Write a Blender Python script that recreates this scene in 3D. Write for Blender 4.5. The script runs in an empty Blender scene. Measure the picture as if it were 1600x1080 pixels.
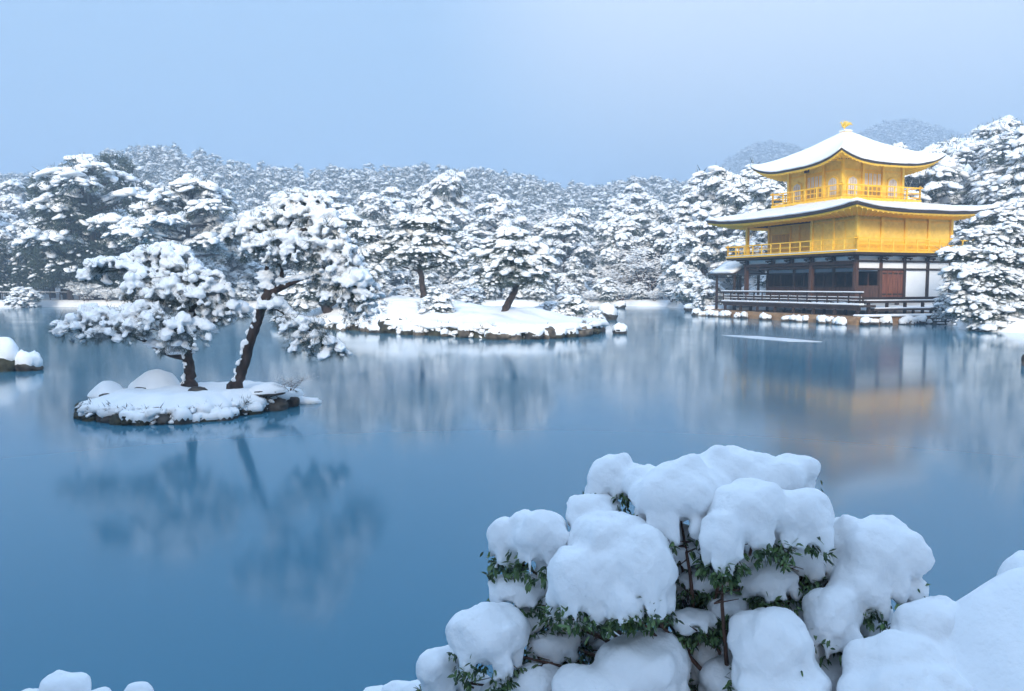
import bpy, math, random
import numpy as np
from mathutils import Vector, Matrix, noise as mnoise

# ------------------------------------------------------------------ camera, world, sun, exposure
sc = bpy.context.scene
COL = sc.collection
F_PX, CX, CY, CAM_H = 1244.0, 800.0, 540.0, 2.5      # focal length in photo pixels (28 mm), eye height over the water
PITCH = math.atan(93.0 / F_PX)
cam_d = bpy.data.cameras.new('camera')
cam_d.sensor_width = 36.0
cam_d.lens = F_PX / 1600.0 * 36.0
cam_d.clip_start = 0.1
cam_d.clip_end = 6000.0
cam = bpy.data.objects.new('camera', cam_d)
COL.objects.link(cam)
cam.location = (0, 0, CAM_H)
cam.rotation_euler = (math.radians(90) - PITCH, 0, 0)
sc.camera = cam

SUN_AZ, SUN_EL = math.radians(190.0), math.radians(21.0)   # azimuth east of +Y; thin place in the cloud
world = bpy.data.worlds.new('World')
sc.world = world
world.use_nodes = True
wt = world.node_tree
for n in list(wt.nodes):
    wt.nodes.remove(n)
w_out = wt.nodes.new('ShaderNodeOutputWorld')
w_sky = wt.nodes.new('ShaderNodeTexSky')
w_sky.sky_type = 'NISHITA'
w_sky.sun_disc = False
w_sky.sun_elevation = SUN_EL
w_sky.sun_rotation = SUN_AZ
w_sky.dust_density = 4.0
w_b1 = wt.nodes.new('ShaderNodeBackground')
w_b1.inputs['Strength'].default_value = 0.05
wt.links.new(w_sky.outputs[0], w_b1.inputs['Color'])
# overcast cloud layer: zenith about three times as bright as the horizon, bluer low down
w_tc = wt.nodes.new('ShaderNodeTexCoord')
w_sep = wt.nodes.new('ShaderNodeSeparateXYZ')
wt.links.new(w_tc.outputs['Generated'], w_sep.inputs[0])
w_no = wt.nodes.new('ShaderNodeTexNoise')
w_no.inputs['Scale'].default_value = 1.6
w_no.inputs['Detail'].default_value = 3.0
wt.links.new(w_tc.outputs['Generated'], w_no.inputs['Vector'])
w_m1 = wt.nodes.new('ShaderNodeMath')
w_m1.operation = 'MULTIPLY_ADD'
w_m1.inputs[1].default_value = 0.16
wt.links.new(w_no.outputs['Fac'], w_m1.inputs[0])
w_m2 = wt.nodes.new('ShaderNodeMath')
w_m2.operation = 'SUBTRACT'
w_m2.inputs[1].default_value = 0.08
wt.links.new(w_sep.outputs['Z'], w_m1.inputs[2])
wt.links.new(w_m1.outputs[0], w_m2.inputs[0])
w_r = wt.nodes.new('ShaderNodeValToRGB')
w_r.color_ramp.elements[0].position = 0.0
w_r.color_ramp.elements[0].color = (0.13, 0.265, 0.41, 1)
w_r.color_ramp.elements[1].position = 1.0
w_r.color_ramp.elements[1].color = (0.66, 0.97, 1.42, 1)
e = w_r.color_ramp.elements.new(0.34)
e.color = (0.275, 0.41, 0.57, 1)
wt.links.new(w_m2.outputs[0], w_r.inputs[0])
# thinner cloud: a brighter patch of sky, away from the sun lamp's direction
w_dot = wt.nodes.new('ShaderNodeVectorMath')
w_dot.operation = 'DOT_PRODUCT'
_ga, _ge = math.radians(21.0), math.radians(19.0)
w_dot.inputs[1].default_value = (math.sin(_ga) * math.cos(_ge), math.cos(_ga) * math.cos(_ge), math.sin(_ge))
wt.links.new(w_tc.outputs['Generated'], w_dot.inputs[0])
w_mr = wt.nodes.new('ShaderNodeMapRange')
w_mr.interpolation_type = 'SMOOTHERSTEP'
w_mr.inputs['From Min'].default_value = 0.88
w_mr.inputs['From Max'].default_value = 1.0
wt.links.new(w_dot.outputs['Value'], w_mr.inputs['Value'])
w_mix = wt.nodes.new('ShaderNodeMix')
w_mix.data_type = 'RGBA'
w_mix.blend_type = 'ADD'
wt.links.new(w_mr.outputs[0], w_mix.inputs['Factor'])
wt.links.new(w_r.outputs[0], w_mix.inputs[6])
w_mix.inputs[7].default_value = (0.50, 0.36, 0.20, 1)
w_b2 = wt.nodes.new('ShaderNodeBackground')
w_b2.inputs['Strength'].default_value = 0.88
wt.links.new(w_mix.outputs[2], w_b2.inputs['Color'])
w_add = wt.nodes.new('ShaderNodeAddShader')
wt.links.new(w_b1.outputs[0], w_add.inputs[0])
wt.links.new(w_b2.outputs[0], w_add.inputs[1])
wt.links.new(w_add.outputs[0], w_out.inputs['Surface'])

sun_d = bpy.data.lights.new('sun', 'SUN')
sun_d.energy = 2.2
sun_d.angle = math.radians(14)
sun_d.color = (1.0, 0.94, 0.86)
sun = bpy.data.objects.new('sun', sun_d)
COL.objects.link(sun)
_sd = Vector((math.sin(SUN_AZ) * math.cos(SUN_EL), math.cos(SUN_AZ) * math.cos(SUN_EL), math.sin(SUN_EL)))
sun.rotation_euler = _sd.to_track_quat('Z', 'Y').to_euler()
sun.location = (40, 40, 60)

sc.view_settings.view_transform = 'Standard'
sc.view_settings.look = 'None'
sc.view_settings.exposure = 0.62
sc.view_settings.gamma = 1.0
sc.cycles.use_denoising = True
sc.cycles.use_adaptive_sampling = True
sc.cycles.adaptive_threshold = 0.03
sc.cycles.max_bounces = 6
sc.cycles.diffuse_bounces = 3
sc.cycles.glossy_bounces = 2
sc.cycles.volume_bounces = 1
sc.cycles.caustics_reflective = False
sc.cycles.caustics_refractive = False

# ------------------------------------------------------------------ helpers
def at(px, py, Y):
    """World point seen at photo pixel (px, py) at the distance Y along the view."""
    a, b = (px - CX) / F_PX, (CY - py) / F_PX
    dy = math.cos(PITCH) + b * math.sin(PITCH)
    dz = -math.sin(PITCH) + b * math.cos(PITCH)
    k = Y / dy
    return Vector((a * k, Y, CAM_H + dz * k))

def tag(o, label=None, cat=None, group=None, kind=None):
    if label: o['label'] = label
    if cat: o['category'] = cat
    if group: o['group'] = group
    if kind: o['kind'] = kind
    return o

def empty(name, loc=(0, 0, 0), rz=0.0, parent=None):
    o = bpy.data.objects.new(name, None)
    o.empty_display_size = 0.3
    COL.objects.link(o)
    o.location = loc
    o.rotation_euler = (0, 0, rz)
    if parent: o.parent = parent
    return o

def mesh_np(name, V, F, mats, smooth=True, mi=None):
    """Mesh from numpy arrays; F is a list of (n,3)/(n,4) index arrays."""
    me = bpy.data.meshes.new(name)
    V = np.asarray(V, np.float32)
    me.vertices.add(len(V))
    me.vertices.foreach_set('co', V.ravel())
    Fs = [np.asarray(f, np.int32) for f in F if len(f)]
    tot = sum(f.size for f in Fs)
    npoly = sum(len(f) for f in Fs)
    me.loops.add(tot)
    me.polygons.add(npoly)
    me.loops.foreach_set('vertex_index', np.concatenate([f.ravel() for f in Fs]))
    st, c = [], 0
    for f in Fs:
        st.append(c + np.arange(len(f), dtype=np.int32) * f.shape[1])
        c += f.size
    me.polygons.foreach_set('loop_start', np.concatenate(st))
    me.polygons.foreach_set('use_smooth', np.full(npoly, smooth, bool))
    if not isinstance(mats, (list, tuple)): mats = [mats]
    for m in mats: me.materials.append(m)
    if mi is not None:
        me.polygons.foreach_set('material_index', np.asarray(mi, np.int32))
    me.update(calc_edges=True)
    me.validate()
    return me

def link(name, me, parent=None, loc=None):
    o = bpy.data.objects.new(name, me)
    COL.objects.link(o)
    if parent: o.parent = parent
    if loc is not None: o.location = loc
    return o

class MB:
    """Collects shapes; build() links them as ONE mesh object."""
    def __init__(self):
        self.v, self.f = [], []
    def add(self, vs, fs):
        n = len(self.v)
        self.v += [tuple(p) for p in vs]
        self.f += [tuple(i + n for i in f) for f in fs]
        return self
    def box(self, x0, x1, y0, y1, z0, z1, bev=0.0):
        if bev <= 0:
            vs = [(x0, y0, z0), (x1, y0, z0), (x1, y1, z0), (x0, y1, z0), (x0, y0, z1), (x1, y0, z1), (x1, y1, z1), (x0, y1, z1)]
            return self.add(vs, [(0, 3, 2, 1), (4, 5, 6, 7), (0, 1, 5, 4), (1, 2, 6, 5), (2, 3, 7, 6), (3, 0, 4, 7)])
        b = min(bev, (x1 - x0) / 2.2, (y1 - y0) / 2.2, (z1 - z0) / 2.2)
        rings = []
        for z, i in ((z0, b), (z0 + b, 0), (z1 - b, 0), (z1, b)):
            rings.append([(x0 + i, y0 + i, z), (x1 - i, y0 + i, z), (x1 - i, y1 - i, z), (x0 + i, y1 - i, z)])
        return self.loft(rings)
    def loft(self, rings, cap=True):
        n = len(rings[0])
        vs = [p for r in rings for p in r]
        fs = []
        for i in range(len(rings) - 1):
            for j in range(n):
                a, b2 = i * n + j, i * n + (j + 1) % n
                fs.append((a, b2, b2 + n, a + n))
        if cap:
            fs.append(tuple(reversed(range(n))))
            fs.append(tuple(range((len(rings) - 1) * n, len(rings) * n)))
        return self.add(vs, fs)
    def tube(self, pts, radii, n=8, cap=True):
        pts = [Vector(p) for p in pts]
        if not hasattr(radii, '__len__'): radii = [radii] * len(pts)
        rings = []
        ref = Vector((0.13, 0.29, 0.95)).normalized()
        for i, p in enumerate(pts):
            d = (pts[min(i + 1, len(pts) - 1)] - pts[max(i - 1, 0)])
            d = d.normalized() if d.length > 1e-9 else Vector((0, 0, 1))
            s = d.cross(ref)
            if s.length < 0.15: s = d.cross(Vector((1, 0, 0)))
            s.normalize()
            t = s.cross(d)
            rings.append([p + (s * math.cos(2 * math.pi * k / n) + t * math.sin(2 * math.pi * k / n)) * radii[i] for k in range(n)])
        return self.loft(rings, cap)
    def cyl(self, x, y, z0, z1, r, n=12):
        return self.loft([[(x + r * math.cos(2 * math.pi * k / n), y + r * math.sin(2 * math.pi * k / n), z) for k in range(n)] for z in (z0, z1)])
    def build(self, name, mat, parent=None, smooth=False, kind=None):
        me = bpy.data.meshes.new(name)
        me.from_pydata(self.v, [], self.f)
        me.materials.append(mat)
        if smooth: me.polygons.foreach_set('use_smooth', [True] * len(me.polygons))
        me.update()
        o = link(name, me, parent)
        if kind: o['kind'] = kind
        return o

def ico(level):
    t = (1 + 5 ** .5) / 2
    v = [(-1, t, 0), (1, t, 0), (-1, -t, 0), (1, -t, 0), (0, -1, t), (0, 1, t), (0, -1, -t), (0, 1, -t), (t, 0, -1), (t, 0, 1), (-t, 0, -1), (-t, 0, 1)]
    v = [Vector(p).normalized() for p in v]
    f = [(0, 11, 5), (0, 5, 1), (0, 1, 7), (0, 7, 10), (0, 10, 11), (1, 5, 9), (5, 11, 4), (11, 10, 2), (10, 7, 6), (7, 1, 8), (3, 9, 4), (3, 4, 2), (3, 2, 6), (3, 6, 8), (3, 8, 9), (4, 9, 5), (2, 4, 11), (6, 2, 10), (8, 6, 7), (9, 8, 1)]
    for _ in range(level):
        mid, nf = {}, []
        def m(a, b):
            k = (min(a, b), max(a, b))
            if k not in mid:
                mid[k] = len(v)
                v.append(((v[a] + v[b]) / 2).normalized())
            return mid[k]
        for a, b, c in f:
            ab, bc, ca = m(a, b), m(b, c), m(c, a)
            nf += [(a, ab, ca), (b, bc, ab), (c, ca, bc), (ab, bc, ca)]
        f = nf
    return np.array([tuple(p) for p in v]), np.array(f, np.int32)
ICO = {k: ico(k) for k in (0, 1, 2, 3)}

def vnoise(P, scale, seed=0.0, octaves=3):
    out = np.empty(len(P))
    for i, p in enumerate(P):
        out[i] = mnoise.fractal(Vector((p[0] * scale + seed, p[1] * scale - seed * .7, p[2] * scale + seed * 1.3)), 1.0, 2.0, octaves)
    return out

def snoise2(x, y, seed=0):
    """cheap smooth numpy noise, about -1..1"""
    r = np.random.default_rng(seed)
    out = np.zeros(np.broadcast(x, y).shape)
    for k in range(7):
        a = r.uniform(0, 2 * np.pi); fr = r.uniform(.5, 1.9); ph = r.uniform(0, 6.28)
        out += np.sin((x * np.cos(a) + y * np.sin(a)) * fr + ph)
    return out / 4.0

def remesh(V, F, voxel, smooth_it=4, name='snow'):
    """Union overlapping closed shapes into one skin; returns (V, F list)."""
    me = mesh_np('tmp', V, F, [], True)
    o = bpy.data.objects.new('tmp', me)
    COL.objects.link(o)
    md = o.modifiers.new('r', 'REMESH')
    md.mode = 'VOXEL'
    md.voxel_size = voxel
    if smooth_it:
        ms = o.modifiers.new('s', 'SMOOTH')
        ms.factor = 0.5
        ms.iterations = smooth_it
    dg = bpy.context.evaluated_depsgraph_get()
    ev = o.evaluated_get(dg)
    m2 = ev.to_mesh()
    n = len(m2.vertices)
    Vo = np.empty(n * 3, np.float32); m2.vertices.foreach_get('co', Vo)
    No = np.empty(n * 3, np.float32); m2.vertices.foreach_get('normal', No)
    nl = len(m2.loops)
    L = np.empty(nl, np.int32); m2.loops.foreach_get('vertex_index', L)
    npf = len(m2.polygons)
    T = np.empty(npf, np.int32); m2.polygons.foreach_get('loop_total', T)
    S = np.empty(npf, np.int32); m2.polygons.foreach_get('loop_start', S)
    Fo = [L[S[T == k][:, None] + np.arange(k)[None]] for k in (3, 4) if (T == k).any()]
    ev.to_mesh_clear()
    bpy.data.objects.remove(o)
    bpy.data.meshes.remove(me)
    return Vo.reshape(-1, 3), Fo, No.reshape(-1, 3)

# ------------------------------------------------------------------ materials
def new_mat(name):
    m = bpy.data.materials.new(name)
    m.use_nodes = True
    return m, m.node_tree, m.node_tree.nodes['Principled BSDF']

def noisy(name, c1, c2, scale=4.0, rough=0.7, metal=0.0, bump=0.0, bscale=None, detail=5.0, stretch=None, spec=None, lo=0.35, hi=0.65, island=0.0):
    m, nt, b = new_mat(name)
    tc = nt.nodes.new('ShaderNodeTexCoord')
    src = tc.outputs['Object']
    if stretch:
        mp = nt.nodes.new('ShaderNodeMapping')
        mp.inputs['Scale'].default_value = stretch
        nt.links.new(src, mp.inputs['Vector'])
        src = mp.outputs[0]
    no = nt.nodes.new('ShaderNodeTexNoise')
    no.inputs['Scale'].default_value = scale
    no.inputs['Detail'].default_value = detail
    nt.links.new(src, no.inputs['Vector'])
    r = nt.nodes.new('ShaderNodeValToRGB')
    r.color_ramp.elements[0].position = lo
    r.color_ramp.elements[1].position = hi
    r.color_ramp.elements[0].color = (*c1, 1)
    r.color_ramp.elements[1].color = (*c2, 1)
    fac = no.outputs['Fac']
    if island:
        ge = nt.nodes.new('ShaderNodeNewGeometry')
        ma = nt.nodes.new('ShaderNodeMath'); ma.operation = 'MULTIPLY_ADD'
        ma.inputs[1].default_value = island
        nt.links.new(ge.outputs['Random Per Island'], ma.inputs[0])
        mb_ = nt.nodes.new('ShaderNodeMath'); mb_.operation = 'SUBTRACT'; mb_.inputs[1].default_value = island / 2
        nt.links.new(fac, mb_.inputs[0])
        nt.links.new(mb_.outputs[0], ma.inputs[2])
        fac = ma.outputs[0]
    nt.links.new(fac, r.inputs[0])
    nt.links.new(r.outputs[0], b.inputs['Base Color'])
    b.inputs['Roughness'].default_value = rough
    b.inputs['Metallic'].default_value = metal
    if spec is not None: b.inputs['Specular IOR Level'].default_value = spec
    if bump:
        n2 = nt.nodes.new('ShaderNodeTexNoise')
        n2.inputs['Scale'].default_value = bscale or scale * 4
        n2.inputs['Detail'].default_value = 4
        nt.links.new(src, n2.inputs['Vector'])
        bp = nt.nodes.new('ShaderNodeBump')
        bp.inputs['Strength'].default_value = bump
        bp.inputs['Distance'].default_value = 0.02
        nt.links.new(n2.outputs['Fac'], bp.inputs['Height'])
        nt.links.new(bp.outputs[0], b.inputs['Normal'])
    return m

M = {}
M['snow'] = noisy('snow', (.86, .885, .91), (.92, .93, .94), 2.0, .75, bump=.35, bscale=45, spec=.25)
def rough_snow():
    m, nt, b = new_mat('lumpy_snow')
    b.inputs['Base Color'].default_value = (.89, .905, .925, 1)
    b.inputs['Roughness'].default_value = .7
    b.inputs['Specular IOR Level'].default_value = .3
    tc = nt.nodes.new('ShaderNodeTexCoord')
    prev = None
    for sc_, st, di in ((9, .35, .05), (38, .35, .012), (170, .35, .004)):
        n_ = nt.nodes.new('ShaderNodeTexNoise'); n_.inputs['Scale'].default_value = sc_; n_.inputs['Detail'].default_value = 3
        nt.links.new(tc.outputs['Object'], n_.inputs['Vector'])
        b_ = nt.nodes.new('ShaderNodeBump'); b_.inputs['Strength'].default_value = st; b_.inputs['Distance'].default_value = di
        nt.links.new(n_.outputs['Fac'], b_.inputs['Height'])
        if prev: nt.links.new(prev.outputs[0], b_.inputs['Normal'])
        prev = b_
    nt.links.new(prev.outputs[0], b.inputs['Normal'])
    return m
M['snow_near'] = rough_snow()
M['snow_far'] = noisy('snow_far', (.86, .885, .91), (.92, .93, .94), .5, .8, spec=.2)
M['gold'] = noisy('gold_leaf', (.98, .54, .03), (1.0, .61, .055), 6, .45, .08)
M['gold_bright'] = noisy('gold_post', (1.0, .60, .05), (1.0, .68, .10), 6, .35, .15)
M['gold_pale'] = noisy('gold_panel', (.90, .59, .085), (.98, .67, .125), 3, .5, .05)
def leafed(m):
    """tone of the single gold leaves: small square-ish cells a little lighter or darker"""
    nt = m.node_tree; b = nt.nodes['Principled BSDF']
    src = b.inputs['Base Color'].links[0].from_socket
    tc = nt.nodes.new('ShaderNodeTexCoord')
    vo = nt.nodes.new('ShaderNodeTexVoronoi'); vo.distance = 'CHEBYCHEV'; vo.inputs['Scale'].default_value = 5.5; vo.inputs['Randomness'].default_value = .35
    nt.links.new(tc.outputs['Object'], vo.inputs['Vector'])
    hs = nt.nodes.new('ShaderNodeHueSaturation')
    mr = nt.nodes.new('ShaderNodeMapRange'); mr.inputs['To Min'].default_value = .92; mr.inputs['To Max'].default_value = 1.04
    se = nt.nodes.new('ShaderNodeSeparateColor')
    nt.links.new(vo.outputs['Color'], se.inputs[0]); nt.links.new(se.outputs[0], mr.inputs['Value'])
    nt.links.new(mr.outputs[0], hs.inputs['Value']); nt.links.new(src, hs.inputs['Color'])
    nt.links.new(hs.outputs[0], b.inputs['Base Color'])
leafed(M['gold_pale']); leafed(M['gold'])
M['gold_brown'] = noisy('gold_lattice', (.42, .26, .07), (.52, .33, .10), 8, .6, .3)
M['lacquer'] = noisy('bark_shingle_edge', (.02, .014, .012), (.045, .03, .025), 12, .6)
M['dark_wood'] = noisy('dark_wood', (.022, .014, .011), (.055, .032, .024), 9, .7, stretch=(1, 1, .15))
M['brown_wood'] = noisy('brown_wood', (.05, .022, .014), (.11, .05, .03), 9, .65, stretch=(1, 1, .12))
M['red_wood'] = noisy('red_brown_door', (.10, .028, .014), (.26, .085, .035), 7, .55, stretch=(3, 3, .2))
M['plaster'] = noisy('white_plaster', (.92, .92, .92), (.95, .95, .94), 1.5, .85)
M['grey_paper'] = noisy('grey_shutter_paper', (.62, .66, .72), (.70, .74, .78), 2, .9)
M['paper'] = noisy('window_paper', (.62, .58, .56), (.75, .70, .66), 4, .9)
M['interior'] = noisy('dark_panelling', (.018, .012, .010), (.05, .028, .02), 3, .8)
M['earth'] = noisy('bare_earth', (.20, .115, .055), (.34, .21, .11), 2.5, .9, bump=.3)
M['rock'] = noisy('rock', (.016, .015, .015), (.10, .088, .075), 3.5, .85, bump=.6, bscale=12)
M['rock_tan'] = noisy('rock_tan', (.06, .048, .036), (.20, .165, .125), 3.0, .85, bump=.6, bscale=12)
M['moss_rock'] = noisy('mossy_rock', (.014, .016, .012), (.075, .072, .045), 4.0, .9, bump=.6, bscale=14)
M['bark'] = noisy('pine_bark', (.014, .011, .010), (.062, .043, .037), 7, .9, bump=.9, bscale=18, stretch=(1, 1, .45))
M['twig'] = noisy('twig', (.05, .025, .016), (.13, .06, .04), 9, .85)
M['needle'] = noisy('pine_needles', (.014, .036, .024), (.40, .46, .50), 3, .6, island=.5, lo=.50, hi=.80)
M['needle_far'] = noisy('evergreen_foliage', (.018, .042, .034), (.62, .66, .70), .7, .7, island=.75, lo=.44, hi=.78)
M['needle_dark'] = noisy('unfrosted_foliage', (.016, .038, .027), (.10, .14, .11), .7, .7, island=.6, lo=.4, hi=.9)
M['needle_dusty'] = noisy('dusted_foliage', (.03, .06, .05), (.70, .74, .78), .9, .75, island=.8, lo=.34, hi=.70)
M['leaf'] = noisy('broad_leaf', (.022, .055, .018), (.09, .16, .045), 14, .38, island=.6)
M['twig_frost'] = noisy('frosted_twigs', (.35, .38, .42), (.75, .78, .82), 2, .8, island=.5)
# ------------------------------------------------------------------ the setting
def interp(x, tab):
    return np.interp(x, [a for a, _ in tab], [b for _, b in tab])

# distance of the far shore for each viewing direction (photo column), and the wooded ridge seen there
SHORE = [(-1400, 96), (-300, 96), (150, 95), (300, 90), (950, 100), (1040, 97), (1085, 78), (1120, 68), (1200, 64), (1300, 66), (1440, 62), (1480, 54), (1515, 44.5), (1600, 42), (2000, 38), (3200, 30)]
RIDGE = [(-1400, 262), (-200, 262), (0, 264), (100, 256), (170, 238), (205, 229), (265, 222), (320, 233), (380, 246), (450, 257), (520, 257), (600, 254), (680, 252), (760, 257), (830, 268), (880, 279), (920, 280), (960, 272), (1040, 272), (1120, 276), (1300, 262), (1450, 250), (1600, 240), (2200, 250), (3200, 260)]
RIDGE_D = 340.0
FAR = [(-1400, 300), (900, 330), (1080, 330), (1130, 268), (1160, 248), (1195, 238), (1240, 246), (1290, 256), (1330, 232), (1360, 214), (1392, 205), (1430, 210), (1470, 224), (1540, 240), (1700, 250), (3200, 280)]
FAR_D = 900.0
def sstep(a, b, x):
    t = np.clip((x - a) / (b - a), 0, 1)
    return t * t * (3 - 2 * t)
def ground_h(X, Y):
    """terrain height beyond the pond"""
    Yc = np.maximum(Y, 12.0)
    px = CX + F_PX * X / Yc
    d = interp(px, SHORE)
    zr = CAM_H + (447 - interp(px, RIDGE)) / F_PX * RIDGE_D - 13.0
    zf = CAM_H + (447 - interp(px, FAR)) / F_PX * FAR_D - 7.0
    h = -0.7 + 1.5 * sstep(d - 1.2, d + 1.6, Y)
    rise = sstep(d + 12, RIDGE_D, Y)
    h = h + rise * (zr - 0.8) * (1 - .35 * sstep(RIDGE_D, RIDGE_D + 180, Y))
    east = sstep(1420, 1640, px)                       # steeper wooded slope beside the pavilion
    h = h + east * 13.0 * sstep(d + 10, d + 90, Y) * (1 - sstep(150, 300, Y))
    h = h + sstep(480, FAR_D, Y) * np.maximum(zf - zr * .65, 0)
    h = h + snoise2(X / 9.0, Y / 9.0, 3) * 0.25 * sstep(d + 1, d + 10, Y)
    return h

xs = np.concatenate([np.linspace(-1500, -260, 30), np.linspace(-250, -72, 50), np.linspace(-70, 90, 150), np.linspace(95, 260, 48), np.linspace(270, 1700, 36)])
ys = np.concatenate([np.linspace(26, 115, 140), np.linspace(118, 400, 70), np.linspace(410, 1500, 45), [2200, 4000]])
GX, GY = np.meshgrid(xs, ys)
GZ = ground_h(GX, GY)
GZ[ys > 2000, :] = 60.0
nx, ny = len(xs), len(ys)
idx = np.arange(nx * ny).reshape(ny, nx)
quads = np.stack([idx[:-1, :-1], idx[:-1, 1:], idx[1:, 1:], idx[1:, :-1]], -1).reshape(-1, 4)
M['ground'] = noisy('snowy_ground', (.70, .74, .78), (.92, .93, .94), .35, .85, lo=.3, hi=.5)
terrain = link('terrain', mesh_np('terrain', np.stack([GX, GY, GZ], -1).reshape(-1, 3), [quads], M['ground']))
tag(terrain, 'snow covered ground rising to wooded hills beyond the pond', kind='structure')

# pond bed reaching under everything, and the water
def sheet(name, x0, x1, y0, y1, z, n, mat):
    V = np.array([(x0 + (x1 - x0) * i / n, y0 + (y1 - y0) * j / n, z) for j in range(n + 1) for i in range(n + 1)])
    ii = np.arange((n + 1) ** 2).reshape(n + 1, n + 1)
    q = np.stack([ii[:-1, :-1], ii[:-1, 1:], ii[1:, 1:], ii[1:, :-1]], -1).reshape(-1, 4)
    return link(name, mesh_np(name, V, [q], mat))
M['mud'] = noisy('pond_mud', (.03, .03, .025), (.06, .055, .04), 1, .9)
tag(sheet('pond_bed', -1500, 1700, -60, 27, -0.72, 20, M['mud']), 'dark bed of the pond', kind='structure')

m, nt, b = new_mat('pond_water')
tc = nt.nodes.new('ShaderNodeTexCoord')
b.inputs['Base Color'].default_value = (.050, .182, .268, 1)
b.inputs['IOR'].default_value = 1.33
n1 = nt.nodes.new('ShaderNodeTexNoise'); n1.inputs['Scale'].default_value = .12; n1.inputs['Detail'].default_value = 4
mp = nt.nodes.new('ShaderNodeMapping'); mp.inputs['Scale'].default_value = (.45, 1.6, 1)
nt.links.new(tc.outputs['Object'], mp.inputs['Vector'])
nt.links.new(mp.outputs[0], n1.inputs['Vector'])
mr = nt.nodes.new('ShaderNodeMapRange')
mr.inputs['From Min'].default_value = .3; mr.inputs['From Max'].default_value = .7
mr.inputs['To Min'].default_value = .08; mr.inputs['To Max'].default_value = .14
nt.links.new(n1.outputs['Fac'], mr.inputs['Value'])
nt.links.new(mr.outputs[0], b.inputs['Roughness'])
n2 = nt.nodes.new('ShaderNodeTexNoise'); n2.inputs['Scale'].default_value = 1.1; n2.inputs['Detail'].default_value = 3
mp2 = nt.nodes.new('ShaderNodeMapping'); mp2.inputs['Scale'].default_value = (.5, 1.8, 1)
nt.links.new(tc.outputs['Object'], mp2.inputs['Vector'])
nt.links.new(mp2.outputs[0], n2.inputs['Vector'])
bp = nt.nodes.new('ShaderNodeBump'); bp.inputs['Strength'].default_value = .05; bp.inputs['Distance'].default_value = .03
nt.links.new(n2.outputs['Fac'], bp.inputs['Height'])
M['water'] = m
tag(sheet('pond_water', -260, 240, -55, 140, 0.0, 10, M['water']), 'still blue pond water', kind='structure')
# ------------------------------------------------------------------ the golden pavilion
# local axes: x runs along the narrow side (away from the pond), y along the long side (towards the fishing deck)
PAV_O, PAV_R = (23.22, 54.0, 0.0), math.atan2(.3536, .9354)
pav = empty('golden_pavilion', PAV_O, PAV_R)
tag(pav, 'three storey gilded pavilion with snowy curved roofs standing at the pond edge', 'pavilion')
LX, LY = 8.52, 11.72
BAY = 2.13

def pb(name, mat, x0, x1, y0, y1, z0, z1, parent=pav, bev=0.0):
    return MB().box(x0, x1, y0, y1, z0, z1, bev).build(name, mat, parent)
def post(x, y, z0, z1, mat, r=.11, parent=pav, name='post'):
    return pb(name, mat, x - r, x + r, y - r, y + r, z0, z1, parent, .015)

def roof_ring(x0, x1, y0, y1, ix0, ix1, iy0, iy1, zf, n=28, m=10):
    """points of a four sided roof: s runs round the eaves, r from eave (0) to ridge (1); zf(r, c) gives the height, c = 0..1 nearness to a corner"""
    co = [(x0, y0), (x1, y0), (x1, y1), (x0, y1)]
    ci = [(ix0, iy0), (ix1, iy0), (ix1, iy1), (ix0, iy1)]
    rows = []
    for j in range(m + 1):
        r = j / m
        row = []
        for k in range(4):
            for i in range(n):
                t = i / n
                t = .5 - .5 * math.cos(math.pi * t) if False else t
                ox = co[k][0] + (co[(k + 1) % 4][0] - co[k][0]) * t
                oy = co[k][1] + (co[(k + 1) % 4][1] - co[k][1]) * t
                jx = ci[k][0] + (ci[(k + 1) % 4][0] - ci[k][0]) * t
                jy = ci[k][1] + (ci[(k + 1) % 4][1] - ci[k][1]) * t
                c = abs(2 * t - 1)
                row.append((ox + (jx - ox) * r, oy + (jy - oy) * r, zf(r, c)))
        rows.append(row)
    return rows
def ring_mesh(rows, close_top=True):
    n = len(rows[0])
    mb = MB()
    vs = [p for r in rows for p in r]
    fs = [(i * n + j, i * n + (j + 1) % n, (i + 1) * n + (j + 1) % n, (i + 1) * n + j) for i in range(len(rows) - 1) for j in range(n)]
    if close_top: fs.append(tuple(range((len(rows) - 1) * n, len(rows) * n)))
    return mb.add(vs, fs)

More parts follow.
